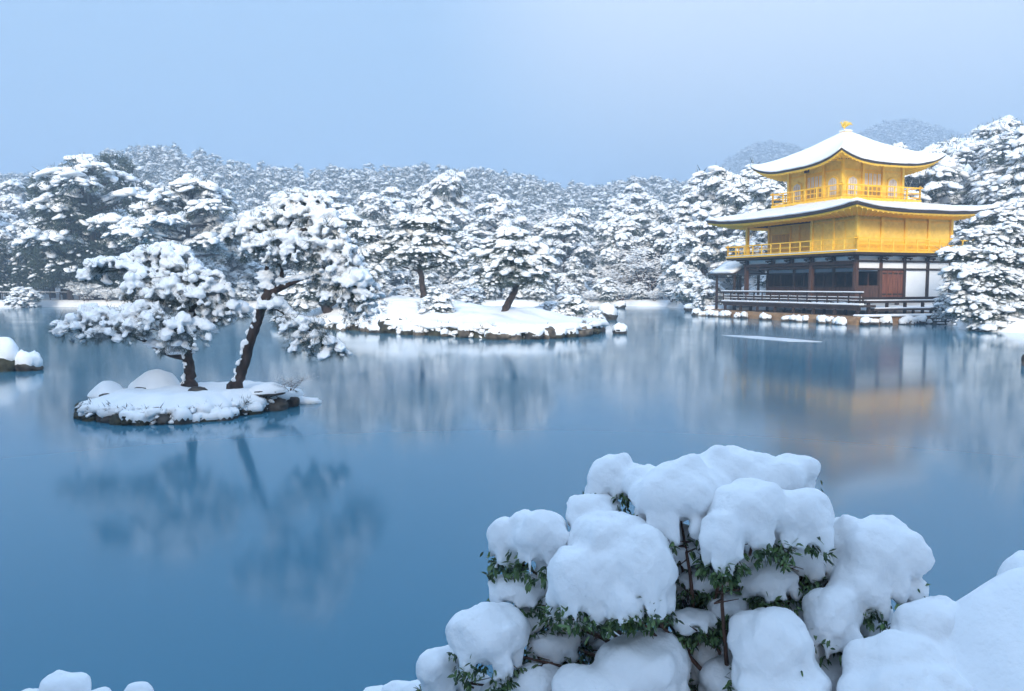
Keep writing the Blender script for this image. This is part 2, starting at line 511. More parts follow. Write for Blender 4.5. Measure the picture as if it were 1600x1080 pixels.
def make_roof(name, ex, inner, ze, rise, a, lift, snow_t, wall_rect, wall_z, band):
    x0, x1, y0, y1 = ex
    def zf(r, c): return ze + rise * r ** a + lift * c ** 3.2 * (1 - r) ** 2
    def ring(g, dz, r0=0.0, r1=1.0, m=10, zz=zf):
        rows = roof_ring(x0 - g, x1 + g, y0 - g, y1 + g, *inner, lambda r, c: zz(r0 + (r1 - r0) * r, c) + dz, m=m)
        return rows
    # shingle layer: thick dark eave edge
    top = ring(0, 0)
    edge_lo = [(x, y, z - band) for x, y, z in ring(-.10, 0)[0]]
    rf = ring_mesh([edge_lo] + top).build('roof_shingles', M['lacquer'], pav, True)
    # gilded strip below the dark edge, then the soffit rising to the wall head
    e2 = [(x, y, z - band + .01) for x, y, z in ring(-.13, 0)[0]]
    e3 = [(x, y, z - band - .10) for x, y, z in ring(-.20, 0)[0]]
    ring_mesh([e3, e2], False).build('eave_board', M['gold'], rf)
    wx0, wx1, wy0, wy1 = wall_rect
    wr = roof_ring(wx0, wx1, wy0, wy1, wx0, wx1, wy0, wy1, lambda r, c: wall_z, m=1)[0]
    mid = [tuple((p[k] * .55 + q[k] * .45) + (.0 if k < 2 else .02) for k in range(3)) for p, q in zip(e3, wr)]
    ring_mesh([wr, mid, e3], False).build('soffit', M['gold'], rf, True)
    # rafters under the soffit
    mb = MB()
    n = len(wr)
    for j in range(0, n, 1):
        p, q = Vector(e3[j]), Vector(wr[j])
        d = (q - p); L = d.length
        if L < .2: continue
        mb.tube([p + Vector((0, 0, -.015)), Vector(mid[j]) + Vector((0, 0, -.03)), q + Vector((0, 0, -.03))], .045, 4)
    mb.build('rafters', M['gold_bright'], rf, kind='stuff')
    # snow blanket with a soft rounded lip
    so = ring(.02, 0)[0]
    rows = [[(x, y, z + .015) for x, y, z in ring(-.06, 0)[0]],
            [(x, y, z + snow_t * .35) for x, y, z in ring(.03, 0)[0]],
            [(x, y, z + snow_t * .75) for x, y, z in ring(-.03, 0)[0]]]
    full = ring(-.12, snow_t, 0, 1, 12)
    rows += full
    rng = random.Random(5)
    rows2 = []
    for k, row in enumerate(rows):
        rows2.append([(x + (.05 * mnoise.noise(Vector((y * 1.1, x * 1.1, 5))) if k < 3 else 0), y + (.05 * mnoise.noise(Vector((y * 1.1, x * 1.1, 9))) if k < 3 else 0), z + .055 * mnoise.noise(Vector((x * .8, y * .8, 3.1 + k * .08))) + .02 * mnoise.noise(Vector((x * 2.6, y * 2.6, 8.1 + k * .1)))) for x, y, z in row])
    ring_mesh(rows2).build('snow_blanket', M['snow'], rf, True)
    return rf, zf

CXL, CYL = LX / 2, LY / 2
# ---- first storey
Z1, Z1T = 1.65, 4.55
pb('floor', M['dark_wood'], -.05, LX + .05, -.05, LY + .05, 1.42, Z1)
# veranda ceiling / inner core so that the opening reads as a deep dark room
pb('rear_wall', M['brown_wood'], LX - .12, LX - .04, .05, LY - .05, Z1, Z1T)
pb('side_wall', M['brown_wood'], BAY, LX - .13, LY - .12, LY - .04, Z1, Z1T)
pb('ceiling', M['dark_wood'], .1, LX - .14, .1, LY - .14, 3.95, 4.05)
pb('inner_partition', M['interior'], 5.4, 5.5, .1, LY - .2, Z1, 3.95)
for y in (0, 2 * BAY, LY):
    post(0, y, 1.42, Z1T, M['brown_wood'], .13)
for y in (0.0, BAY, 2 * BAY, 3 * BAY, 4 * BAY, LY):
    post(BAY, y + (.0 if 0 < y < LY else 0), Z1, Z1T, M['brown_wood'], .11)
for x in (2 * BAY, 3 * BAY, LX):
    post(x, 0, 1.42, Z1T, M['dark_wood'], .11)
# recessed pond-side wall: boarded dado, dark openings, raised lattice shutters above
seg = [0.0, BAY, 2 * BAY, 3 * BAY, 4 * BAY, LY]
for a, c in zip(seg[:-1], seg[1:]):
    n = 5
    for i in range(n):
        w = (c - a - .24) / n
        pb('dado_board', M['brown_wood'], BAY - .045, BAY + .03, a + .12 + w * i + .006, a + .12 + w * (i + 1) - .006, Z1, 2.42)
    pb('sill', M['dark_wood'], BAY - .08, BAY + .08, a + .115, c - .115, 2.42, 2.52)
    pb('lintel', M['dark_wood'], BAY - .08, BAY + .08, a + .115, c - .115, 3.40, 3.50)
    pb('raised_shutter', M['grey_paper'], BAY - .05, BAY, a + .14, c - .14, 3.52, 3.78)
    pb('shutter_board', M['brown_wood'], BAY - .06, BAY + .06, a + .115, c - .115, 3.80, 3.94)
    # window jambs
    pb('jamb', M['brown_wood'], BAY - .05, BAY + .05, (a + c) / 2 - .05, (a + c) / 2 + .05, 2.522, 3.398)
for a, c in ((2 * BAY, 3 * BAY), ):
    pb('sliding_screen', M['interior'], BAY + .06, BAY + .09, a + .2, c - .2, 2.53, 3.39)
# veranda end on the narrow side
pb('low_wall', M['brown_wood'], .13, BAY - .11, -.04, .04, Z1, 2.45)
pb('low_wall_rail', M['brown_wood'], .13, BAY - .11, -.07, .07, 2.45, 2.53)
# narrow side: reddish plank door, two white bays, white strip above
pb('door_panel', M['red_wood'], BAY + .11, 2 * BAY - .11, -.03, .03, Z1 + .08, 3.58)
dw = (BAY - .22) / 4
for i in range(4):
    x = BAY + .11 + dw * i
    leaf = pb('door_leaf', M['red_wood'], x + .012, x + dw - .012, -.07, -.032, Z1 + .10, 3.54, bev=.01)
    pb('hinge', M['dark_wood'], x + .05, x + dw - .05, -.082, -.072, 3.30, 3.42, leaf)
    pb('hinge', M['dark_wood'], x + .05, x + dw - .05, -.082, -.072, Z1 + .22, Z1 + .34, leaf)
for k in (2, 3):
    pb('plaster_panel', M['plaster'], k * BAY + .11, (k + 1) * BAY - .11, -.02, .04, Z1 + .10, 3.58)
for k in range(4):
    pb('transom_panel', M['plaster'], k * BAY + .11, (k + 1) * BAY - .11, -.02, .04, 3.72, 4.12)
pb('nageshi_beam', M['dark_wood'], 0, LX, -.135, -.05 - .064, 3.58, 3.70)
pb('sill_beam', M['dark_wood'], .14, LX + .12, -.125, -.03 - .064, Z1 - .02, Z1 + .10)
pb('head_beam', M['dark_wood'], -.02, LX + .15, -.15, -.115, 4.12, 4.24)
pb('head_beam', M['brown_wood'], -.15, -.132, -.02, LY + .15, 3.98, 4.22)
pb('tie_beam', M['dark_wood'], -.06, .06, .13, LY - .13, 3.76, 3.90)
pb('tie_beam', M['dark_wood'], .1, BAY - .11, LY - .06, LY + .06, 3.45, 3.55)
# bracket zone under the balcony
for k in range(4):
    pb('bracket_panel', M['plaster'], k * BAY + .12, (k + 1) * BAY - .12, -.02, .04, 4.25, 4.54)
for a, c in zip(seg[:-1], seg[1:]):
    pb('bracket_panel', M['plaster'], -.02, .04, a + .3, c - .3, 4.23, 4.52)
def bracket(x, y, dx, dy):
    br = MB()
    for r, (zz, ln) in enumerate(((4.16, .34), (4.32, .66), (4.47, .98))):
        w = .07
        if dx: br.box(min(0, dx * ln) + x, max(0, dx * ln) + x, y - w, y + w, zz, zz + .11)
        else: br.box(x - w, x + w, min(0, dy * ln) + y, max(0, dy * ln) + y, zz, zz + .11)
    for s in (-1, 1):
        if dx: br.box(x + dx * .2 - .06, x + dx * .2 + .06, y + s * .28 - .09, y + s * .28 + .09, 4.27, 4.44)
        else: br.box(x + s * .28 - .09, x + s * .28 + .09, y + dy * .2 - .06, y + dy * .2 + .06, 4.27, 4.44)
    o = br.build('bracket', M['dark_wood'], pav)
    sn = MB()
    for ln, zz in ((.30, 4.275), (.62, 4.435)):
        if dx: sn.box(x + dx * ln - .05, x + dx * ln + .07, y - .085, y + .085, zz, zz + .05, .015)
        else: sn.box(x - .085, x + .085, y + dy * ln - .07, y + dy * ln + .05, zz, zz + .05, .015)
    sn.build('snow_dab', M['snow'], o, kind='stuff')
for x in (BAY, 2 * BAY, 3 * BAY, LX): bracket(x, 0, 0, -1)
for y in seg[1:]: bracket(0, y, -1, 0)
bracket(0, 0.0, -1, 0)
# ---- decks round the first storey
pb('long_deck', M['dark_wood'], -1.42, -.06, -1.9, LY + 1.3, 1.10, 1.24)
pb('deck_edge_beam', M['dark_wood'], -1.36, -1.22, -1.8, LY + 1.2, .92, 1.097)
pb('deck_snow', M['snow'], -1.47, -1.05, -1.93, LY + 1.33, 1.243, 1.36, bev=.04)
pb('narrow_deck', M['dark_wood'], -.05, LX + .3, -1.05, -.06, 1.36, 1.50)
pb('deck_snow', M['snow'], .0, LX + .32, -1.08, -.78, 1.503, 1.58, bev=.03)
pb('lower_step', M['dark_wood'], -.02, LX - .6, -1.75, -1.12, .86, 1.0)
pb('step_snow', M['snow'], .0, LX - .62, -1.78, -1.4, 1.003, 1.08, bev=.03)
for x in np.linspace(.3, LX - .2, 6):
    post(x, -.9, .45, 1.357, M['dark_wood'], .08, name='deck_post')
    post(x, -1.6, .45, .857, M['dark_wood'], .07, name='deck_post')
for y in np.linspace(-1.6, LY + 1.0, 8):
    post(-1.29, y, .45, .918, M['dark_wood'], .08, name='deck_post')
    post(-.35, y, .45, 1.097, M['dark_wood'], .08, name='deck_post')
# railing of the long deck
ry = np.linspace(-1.82, LY + 1.22, 16)
for i, y in enumerate(ry):
    post(-1.33, y, 1.362, 1.98 if 0 < i < 15 else 2.1, M['dark_wood'], .035, name='rail_post')
for z, t in ((1.48, .035), (1.70, .03)):
    pb('rail', M['dark_wood'], -1.30, -1.27, ry[0] - .1, ry[-1] + .1, z, z + t * 2)
    pb('rail_snow', M['snow'], -1.31, -1.265, ry[0] - .1, ry[-1] + .1, z + t * 2 + .002, z + t * 2 + .04)
pb('top_rail', M['dark_wood'], -1.39, -1.27, ry[0] - .25, ry[-1] + .25, 1.985, 2.06)
pb('rail_snow', M['snow'], -1.40, -1.26, ry[0] - .25, ry[-1] + .25, 2.063, 2.15, bev=.03)
# ---- second storey
Z2, Z2T = 4.84, 7.0
pb('balcony_floor', M['dark_wood'], -1.12, LX + 1.0, -1.12, LY + 1.12, 4.60, 4.74)
pb('balcony_edge', M['gold'], -1.18, LX + 1.05, -1.18, LY + 1.18, 4.742, Z2)
pb('balcony_snow', M['snow'], -1.22, -1.08, -1.22, LY + 1.22, 4.843, 4.90, bev=.02)
pb('core_wall', M['gold_pale'], BAY, LX - .05, .05, LY - .03, Z2 + .002, Z2T + .3)
pb('corner_wall', M['gold_pale'], .04, BAY - .002, .05, 2 * BAY - .03, Z2 + .002, Z2T + .3)
for y in (0, 2 * BAY, LY): post(0, y, Z2, Z2T + .35, M['gold_bright'], .11)
post(0, BAY, Z2, Z2T + .35, M['gold_bright'], .08)
post(BAY, LY - .02, Z2, Z2T + .35, M['gold_bright'], .09)
for x in (BAY, 2 * BAY, 3 * BAY, LX): post(x, 0, Z2, Z2T + .35, M['gold_bright'], .11)
for k in range(4):          # narrow side panels with a darker dado
    x0, x1 = k * BAY + .11, (k + 1) * BAY - .11
    pn = pb('wall_panel', M['gold_pale'], x0 + .03, x1 - .03, .0, .048, Z2 + .78, Z2T - .12)
    pb('panel_frame', M['gold'], x0, x1, -.02, .046, Z2T - .12, Z2T + .02, pn)
    pb('dado_panel', M['gold'], x0, x1, .01, .049, Z2 + .02, Z2 + .70)
    pb('dado_rail', M['gold_bright'], x0, x1, -.03, .047, Z2 + .70, Z2 + .775)
for k in range(4):          # pond side flush panels (half bays)
    y0, y1 = k * BAY / 2 + .09, (k + 1) * BAY / 2 - .05
    pn = pb('wall_panel', M['gold_pale'], -.01, .038, y0 + .03, y1 - .03, Z2 + .1, Z2T - .1)
    pb('panel_frame', M['gold_bright'], -.03, .036, y1 - .025, y1 + .025, Z2 + .05, Z2T + .05, pn)
pb('panel_beam', M['gold'], -.05, .037, .1, 2 * BAY - .1, Z2T - .09, Z2T + .04)
# recessed wall: lattice window, plain panels
pb('lattice_window', M['gold_brown'], BAY - .03, BAY - .002, 9.3, 11.3, Z2 + .95, Z2 + 1.75)
wf = pb('window_frame', M['gold'], BAY - .05, BAY - .004, 9.2, 11.4, Z2 + .85, Z2 + .945)
pb('window_bar', M['gold'], BAY - .05, BAY - .004, 9.2, 11.4, Z2 + 1.755, Z2 + 1.83, wf)
for i in range(12):
    pb('lattice_slat', M['gold'], BAY - .042, BAY - .031, 9.34 + i * .165, 9.38 + i * .165, Z2 + .952, Z2 + 1.748, wf)
for y in (4.5, 6.3, 8.1, 9.1): pb('wall_post', M['gold'], BAY - .06, BAY - .003, y - .06, y + .06, Z2 + .01, Z2T + .2)
pb('doorway', M['gold_brown'], BAY - .02, BAY - .001, 4.62, 5.2, Z2 + .01, Z2T - .5)
pb('dado_panel', M['gold'], BAY - .025, BAY - .003, 5.3, 11.6, Z2 + .02, Z2 + .70)

def railing(x0, x1, y0, y1, z, h, n_x, n_y, sides='SENW', snow=True):
    pts = []
    def side(p, q, n):
        d = Vector((q[0] - p[0], q[1] - p[1], 0)); L = d.length; d.normalize()
        for i in range(n + 1):
            c = Vector((p[0], p[1], 0)) + d * (L * i / n)
            tall = (i in (0, n))
            post(c.x, c.y, z, z + (h * 1.18 if tall else h - .03), M['gold_bright'], .05 if tall else .035, name='rail_post')
        for zz, r in ((.16, .028), (.55, .028), (1.0, .04)):
            e = .22 if zz == 1.0 else 0
            ax = abs(d.x) > .5
            lo, hi = (min(p[0], q[0]), max(p[0], q[0])) if ax else (min(p[1], q[1]), max(p[1], q[1]))
            if ax: pb('rail', M['gold'], lo - e, hi + e, p[1] - r, p[1] + r, z + h * zz - r + (.003 if ax else 0), z + h * zz + r + (.003 if ax else 0))
            else: pb('rail', M['gold'], p[0] - r, p[0] + r, lo - e, hi + e, z + h * zz - r, z + h * zz + r)
    if 'S' in sides: side((x0, y0), (x0, y1), n_y)
    if 'E' in sides: side((x0, y0), (x1, y0), n_x)
    if 'W' in sides: side((x0, y1), (x1, y1), n_x)
    if 'N' in sides: side((x1, y0), (x1, y1), n_y)
railing(-1.08, LX + .95, -1.08, LY + 1.08, Z2 + .0, .82, 10, 13, 'SEW')

# lower roof
TB = 3.72    # half side of the upper balcony
make_roof('lower_roof', (-2.4, LX + 1.7, -2.4, LY + 2.4), (CXL - TB, CXL + TB, CYL - TB, CYL + TB), 7.48, .86, 1.05, .40, .24,
          (-.02, LX + .02, -.02, LY + .02), 7.22, .19)
# ---- third storey
Z3, Z3T = 8.76, 11.35
h3 = 2.8
bx0, bx1, by0, by1 = CXL - h3, CXL + h3, CYL - h3, CYL + h3
pb('upper_balcony', M['gold'], CXL - TB, CXL + TB, CYL - TB, CYL + TB, 8.52, Z3)
pb('upper_wall', M['gold_pale'], bx0 + .06, bx1 - .06, by0 + .06, by1 - .06, Z3 + .002, Z3T + .2)
for i in range(7):           # joist ends below the balcony edge
    t = -TB + .35 + i * (2 * TB - .7) / 6
    pb('joist_end', M['gold_bright'], CXL - TB - .08, CXL - TB - .002, CYL + t - .08, CYL + t + .08, 8.50, 8.66)
    pb('joist_end', M['gold_bright'], CXL + t - .08, CXL + t + .08, CYL - TB - .08, CYL - TB - .002, 8.50, 8.66)
railing(CXL - TB + .08, CXL + TB - .08, CYL - TB + .08, CYL + TB - .08, Z3, .85, 6, 6)
b3 = 2 * h3 / 3
def arch_window(face, c):
    """bell shaped window: frame and papered lattice"""
    def P(u, d, z):    # u along the wall, d outwards
        return (bx0 + .06 - d, u, z) if face == 'S' else (u, by0 + .06 - d, z)
    def outline(w, z0, z1):
        pts = [(-w * 1.06, z0)]
        for t in np.linspace(0, 1, 11):
            a = math.pi * (1 - t)
            u = w * math.cos(a)
            z = z1 - .55 * w * 1.3 + (.55 * w * 1.3) * math.sin(a) ** .8 + (.06 if abs(t - .5) < .01 else 0)
            pts.append((u * (1 - .02), z))
        pts.append((w * 1.06, z0))
        return pts
    out, inn = outline(.50, Z3 + .12, Z3 + 1.62), outline(.40, Z3 + .2, Z3 + 1.50)
    fr = MB()
    n = len(out)
    vs = [P(c + u, .012, z) for u, z in out] + [P(c + u, .085, z) for u, z in out]
    fr.add(vs, [tuple(range(n, 2 * n))] + [(i, (i + 1) % n, n + (i + 1) % n, n + i) for i in range(n)])
    f = fr.build('arched_window', M['gold_bright'], pav)
    pn = MB()
    vs = [P(c + u, .088, z) for u, z in inn] + [P(c + u, .094, z) for u, z in inn]
    pn.add(vs, [tuple(range(n, 2 * n))] + [(i, (i + 1) % n, n + (i + 1) % n, n + i) for i in range(n)])
    pn.build('paper_pane', M['paper'], f)
    bars = MB()
    for u in (-.2, 0, .2):
        zt = Z3 + (1.30 if u else 1.45)
        p, q = P(c + u - .014, .096, Z3 + .2), P(c + u + .014, .112, zt)
        bars.box(min(p[0], q[0]), max(p[0], q[0]), min(p[1], q[1]), max(p[1], q[1]), Z3 + .2, zt)
    for z in (.55, .95):
        p, q = P(c - .38, .097, Z3 + z), P(c + .38, .108, Z3 + z + .03)
        bars.box(min(p[0], q[0]), max(p[0], q[0]), min(p[1], q[1]), max(p[1], q[1]), Z3 + z, Z3 + z + .03)
    bars.build('lattice_bars', M['gold_brown'], f)
def panel_doors(face, c):
    for k in range(4):
        u0 = c - b3 / 2 + .12 + k * (b3 - .24) / 4
        u1 = u0 + (b3 - .24) / 4 - .02
        def B(nm, mat, ua, ub, d0, d1, z0, z1, par):
            if face == 'S': return pb(nm, mat, bx0 + .06 - d1, bx0 + .06 - d0, ua, ub, z0, z1, par)
            return pb(nm, mat, ua, ub, by0 + .06 - d1, by0 + .06 - d0, z0, z1, par)
        lf = B('door_leaf', M['gold'], u0, u1, .004, .05, Z3 + .1, Z3 + 1.95, pav)
        B('upper_pane', M['paper'], u0 + .06, u1 - .06, .052, .058, Z3 + 1.05, Z3 + 1.85, lf)
        B('lattice_bar', M['gold_bright'], (u0 + u1) / 2 - .015, (u0 + u1) / 2 + .015, .059, .07, Z3 + 1.05, Z3 + 1.85, lf)
        B('lower_panel', M['gold_brown'], u0 + .06, u1 - .06, .052, .058, Z3 + .25, Z3 + .90, lf)
for face, a0 in (('S', by0), ('E', bx0)):
    for k in range(3):
        c = a0 + b3 * (k + .5)
        if k == 1: panel_doors(face, c)
        else: arch_window(face, c)
    for k in range(4):
        u = a0 + b3 * k
        if face == 'E' and k == 0: continue
        post(bx0 if face == 'S' else u, u if face == 'S' else by0, Z3, Z3T + .25, M['gold_bright'], .10)
for nm, z0, z1, g in (('wall_beam', Z3 + 2.0, Z3 + 2.12, .03), ('wall_beam', Z3 + .0, Z3 + .1, .03)):
    pb(nm, M['gold'], bx0 + .055 - g, bx0 + .058, by0 + .1, by1 - .1, z0, z1)
    pb(nm, M['gold'], bx0 + .1, bx1 - .1, by0 + .055 - g, by0 + .058, z0, z1)
for k in range(4):           # small brackets under the upper eaves
    u = k * b3
    pb('eave_bracket', M['gold_bright'], bx0 - .55, bx0 - .102, by0 + u - .07, by0 + u + .07, Z3T - .02, Z3T + .12)
    if k: pb('eave_bracket', M['gold_bright'], bx0 + u - .07, bx0 + u + .07, by0 - .55, by0 - .102, Z3T - .02, Z3T + .12)
# name board under the pond-side eave
pb('name_board', M['dark_wood'], bx0 - .34, bx0 - .28, CYL + .25, CYL + .75, Z3T - .42, Z3T + .0)
ob = 2.16
make_roof('upper_roof', (bx0 - ob, bx1 + ob - .4, by0 - ob, by1 + ob - .15), (CXL - .3, CXL + .3, CYL - .3, CYL + .3), 11.04, 2.80, 1.14, .78, .20,
          (bx0, bx1, by0, by1), Z3T + .22, .12)
# finial: snowy plinth and the bronze-gold bird
pb('finial_plinth', M['gold'], CXL - .30, CXL + .30, CYL - .30, CYL + .30, 13.78, 14.08, bev=.03)
pb('plinth_snow', M['snow'], CXL - .36, CXL + .36, CYL - .36, CYL + .36, 14.083, 14.20, bev=.06)
bird = empty('phoenix_finial', (CXL, CYL, 14.19), math.radians(115), pav)
bird.scale = (.82, .82, .82)
MB().tube([(0, 0, .28), (.10, 0, .33), (.24, 0, .42), (.36, 0, .56), (.38, 0, .70), (.46, 0, .76), (.58, 0, .73)], [.03, .13, .14, .08, .05, .06, .012], 10).build('body', M['gold_bright'], bird, True)
for s in (-1, 1):
    MB().tube([(.12, s * .06, .28), (.13, s * .06, .12), (.16, s * .06, .0)], [.035, .022, .03], 6).build('leg', M['gold_bright'], bird, True)
    w = MB()
    pts = []
    for k in range(5):
        a = math.radians(20 + k * 20)
        w.tube([(.2 - k * .03, s * .1, .42), (.14 - k * .06, s * (.28 + .02 * k), .58 + .02 * k), (.02 - .11 * k, s * .36, .66 + .055 * (4 - k))], [.05, .045, .012], 5)
    w.build('wing', M['gold_bright'], bird, True)
w = MB()
for k in range(5):
    w.tube([(.06, 0, .30), (-.14, (k - 2) * .05, .42), (-.34, (k - 2) * .12, .66 - abs(k - 2) * .06), (-.52, (k - 2) * .16, .58 - abs(k - 2) * .08)], [.05, .045, .04, .012], 5)
w.build('tail', M['gold_bright'], bird, True)
MB().tube([(.40, 0, .78), (.38, 0, .88), (.33, 0, .95)], [.02, .02, .005], 5).build('crest', M['gold_bright'], bird, True)
# ---- fishing deck on the far side
fx0, fx1, fy0, fy1 = -.2, 2.2, 12.95, 15.5
for x in (fx0, fx1):
    for y in (fy0 + .1, fy1):
        post(x, y, .2, 3.42, M['dark_wood'], .08, name='fishing_deck_post')
pb('fishing_deck_floor', M['dark_wood'], fx0 - .2, fx1 + .2, fy0 - .05, fy1 + .2, 1.1, 1.22)
for z in (1.55, 1.9, 3.2):
    pb('fishing_deck_rail', M['dark_wood'], fx0 - .03, fx0 + .03, fy0 + .19, fy1 - .09, z, z + .07)
    pb('fishing_deck_rail', M['dark_wood'], fx0 + .09, fx1 - .09, fy1 - .03, fy1 + .03, z, z + .07)
def gable(x0, x1, y0, y1, ze, zr, t, sag=.12):
    cx = (x0 + x1) / 2
    xs_ = np.linspace(-1, 1, 13)
    prof = [(cx + u * (x1 - x0) / 2, ze + (zr - ze) * (1 - abs(u)) ** 1.25) for u in xs_]
    rings = []
    for y in np.linspace(y0, y1, 6):
        rings.append([(x, y, z + t) for x, z in prof] + [(x, y, z) for x, z in reversed(prof)])
    return MB().loft(rings)
gable(fx0 - .45, fx1 + .45, fy0 - .3, fy1 + .45, 3.42, 4.28, .12).build('fishing_deck_roof', M['lacquer'], pav)
gable(fx0 - .42, fx1 + .42, fy0 - .28, fy1 + .42, 3.545, 4.41, .22).build('fishing_deck_snow', M['snow'], pav, True)

# ---- earth platform with a stone edge
plat = MB()
ring = [(-2.3, -2.6), (2, -2.7), (LX + .8, -2.6), (LX + 2.5, 0), (LX + 3.5, LY + 1), (6, LY + 6), (1.0, LY + 5.2), (-1.6, LY + 4.0), (-2.0, 8), (-2.2, 3)]
plat.loft([[(x * 1.0 - .15, y, -.6) for x, y in ring], [(x, y, .25) for x, y in ring], [(x + .25 * (1 if x < 4 else -1), y + .25 * (1 if y < 5 else -1), .52) for x, y in ring]])
po = plat.build('platform', M['earth'], None)
po.location, po.rotation_euler = PAV_O, (0, 0, PAV_R)
tag(po, 'bare earth platform under the pavilion', kind='structure')
# ------------------------------------------------------------------ foliage and snow building blocks
def blob_variants(level, seed, amp=.48, k=14):
    V, F = ICO[level]
    out = []
    for i in range(k):
        n = np.clip(vnoise(V, 1.5, seed + i * 7.3, 3), -.8, 1.0)
        W = V * (1 + amp * n)[:, None]
        W[:, 2] = np.where(W[:, 2] < 0, W[:, 2] * .5, W[:, 2])
        out.append(W)
    return out, F
BLOBS = {lv: blob_variants(lv, 11.0 + lv) for lv in (0, 1, 2)}

def norm(a):
    return a / np.maximum(np.linalg.norm(a, axis=-1, keepdims=True), 1e-9)

def blobs(C, N, S, rng, level=1, flat=.55, stretch=1.25, tiltn=.45, droop=0.0):
    """snow lumps at C, leaning out along N; returns V, F"""
    if len(C) == 0: return np.zeros((0, 3)), np.zeros((0, 3), np.int32)
    var, F = BLOBS[level]
    n = len(C)
    lz = norm(np.array([0, 0, .8]) + N * tiltn + rng.normal(0, .12, (n, 3)))
    ou = N + np.array([0, 0, -droop]) + rng.normal(0, .15, (n, 3))
    lx = norm(ou - lz * (ou * lz).sum(1, keepdims=True))
    ly = np.cross(lz, lx)
    pick = rng.integers(0, len(var), n)
    W = np.stack(var)[pick]                                    # n, v, 3
    sx = S * stretch * rng.uniform(.85, 1.2, n); sy = S * rng.uniform(.8, 1.15, n); sz = S * flat * rng.uniform(.8, 1.25, n)
    P = C[:, None, :] + W[:, :, :1] * (lx * sx[:, None])[:, None] + W[:, :, 1:2] * (ly * sy[:, None])[:, None] + W[:, :, 2:] * (lz * sz[:, None])[:, None]
    nv = W.shape[1]
    FF = (F[None] + (np.arange(n) * nv)[:, None, None]).reshape(-1, 3)
    return P.reshape(-1, 3), FF.astype(np.int32)

def needles(C, N, S, rng, count, ln=1.2, wd=.10, spread=.9, down=.25):
    """tufts of pointed blades"""
    if len(C) == 0: return np.zeros((0, 3)), np.zeros((0, 3), np.int32)
    n = len(C) * count
    c = np.repeat(C, count, 0); s = np.repeat(S, count)
    d = norm(np.repeat(N, count, 0) * .8 + rng.normal(0, spread, (n, 3)) + np.array([0, 0, -down]))
    side = norm(np.cross(d, rng.normal(0, 1, (n, 3))))
    b = c + rng.normal(0, .28, (n, 3)) * s[:, None]
    L = (s * ln * rng.uniform(.6, 1.3, n))[:, None]
    w = (s * wd)[:, None]
    V = np.stack([b - side * w, b + side * w, b + d * L], 1).reshape(-1, 3)
    return V, np.arange(3 * n, dtype=np.int32).reshape(-1, 3)

def pad_points(c, rx, ry, rz, spacing, rng, rot=0.0, under=.6):
    """tufts over a flattened foliage pad: upper dome (carrying snow) and underside"""
    c = np.asarray(c, float)
    n = max(4, int(math.pi * rx * ry / spacing ** 2 * 1.15))
    r = np.sqrt((np.arange(n) + .5) / n); a = np.arange(n) * 2.39996 + rng.uniform(0, 6)
    r = np.clip(r + rng.normal(0, .06, n), 0, 1.08)
    a = a + rng.normal(0, .25, n)
    wob = 1 + .22 * np.sin(a * 3 + rng.uniform(0, 6)) + .12 * np.sin(a * 5 + rng.uniform(0, 6))
    x, y = rx * r * np.cos(a) * wob, ry * r * np.sin(a) * wob
    z = rz * (np.sqrt(np.clip(1 - r * r, 0, 1)) - .35 * r * r) + rng.normal(0, .14 * rz + .03 * spacing, n)
    N = norm(np.stack([np.cos(a) * r, np.sin(a) * r, .35 + .8 * np.sqrt(np.clip(1 - r * r, 0, 1))], 1))
    cr, sr = math.cos(rot), math.sin(rot)
    P = np.stack([c[0] + cr * x - sr * y, c[1] + sr * x + cr * y, c[2] + z], 1)
    N = np.stack([cr * N[:, 0] - sr * N[:, 1], sr * N[:, 0] + cr * N[:, 1], N[:, 2]], 1)
    m = int(n * under)
    k = rng.integers(0, n, m)
    U = P[k].copy()
    U[:, 2] -= rz * rng.uniform(.35, 1.0, m)
    UN = N[k].copy(); UN[:, 2] *= -.2
    return P, norm(N), U, norm(UN)

class Crown:
    def __init__(self):
        self.sv, self.sf, self.nv, self.nf, self.nm = [], [], [], [], []
        self.cs, self.cn = 0, 0
    def snow(self, V, F):
        self.sv.append(V); self.sf.append(F + self.cs); self.cs += len(V)
    def green(self, V, F, m=0):
        self.nm.append(np.full(len(F), m)); self.nv.append(V); self.nf.append(F + self.cn); self.cn += len(V)
    def arrays(self):
        return (np.concatenate(self.sv) if self.sv else np.zeros((0, 3)), np.concatenate(self.sf) if self.sf else np.zeros((0, 3), np.int32),
                np.concatenate(self.nv), np.concatenate(self.nf))

def tufted(cr, P, N, U, UN, size, rng, snow_p=.9, level=1, count=9, under_count=7, ln=1.65, wd=.12, flat=.6, lift=.25, droop=.1, us=.20):
    S = size * np.clip(rng.lognormal(-.06, .38, len(P)), .4, 2.0)
    m = rng.random(len(P)) < snow_p
    for mk, lv in ((m & (S < size * .95), max(level - 1, 0)), (m & (S >= size * .95), level)):      # small lumps need fewer faces
        if mk.any(): cr.snow(*blobs(P[mk] + np.array([0, 0, lift]) * S[mk][:, None], N[mk], S[mk], rng, lv, flat, droop=droop))
    cr.green(*needles(P, N, S, rng, count, ln, wd))
    if len(U) and us > 0:
        k = rng.random(len(U)) < us * snow_p
        if k.any(): cr.snow(*blobs(U[k] + UN[k] * size * .5, UN[k], size * rng.uniform(.35, .7, k.sum()), rng, 0 if level < 2 else 1, .7, 1.4, .2, droop=.4))
    if len(U): cr.green(*needles(U, UN, size * rng.uniform(.8, 1.4, len(U)), rng, under_count, ln, wd), 1)

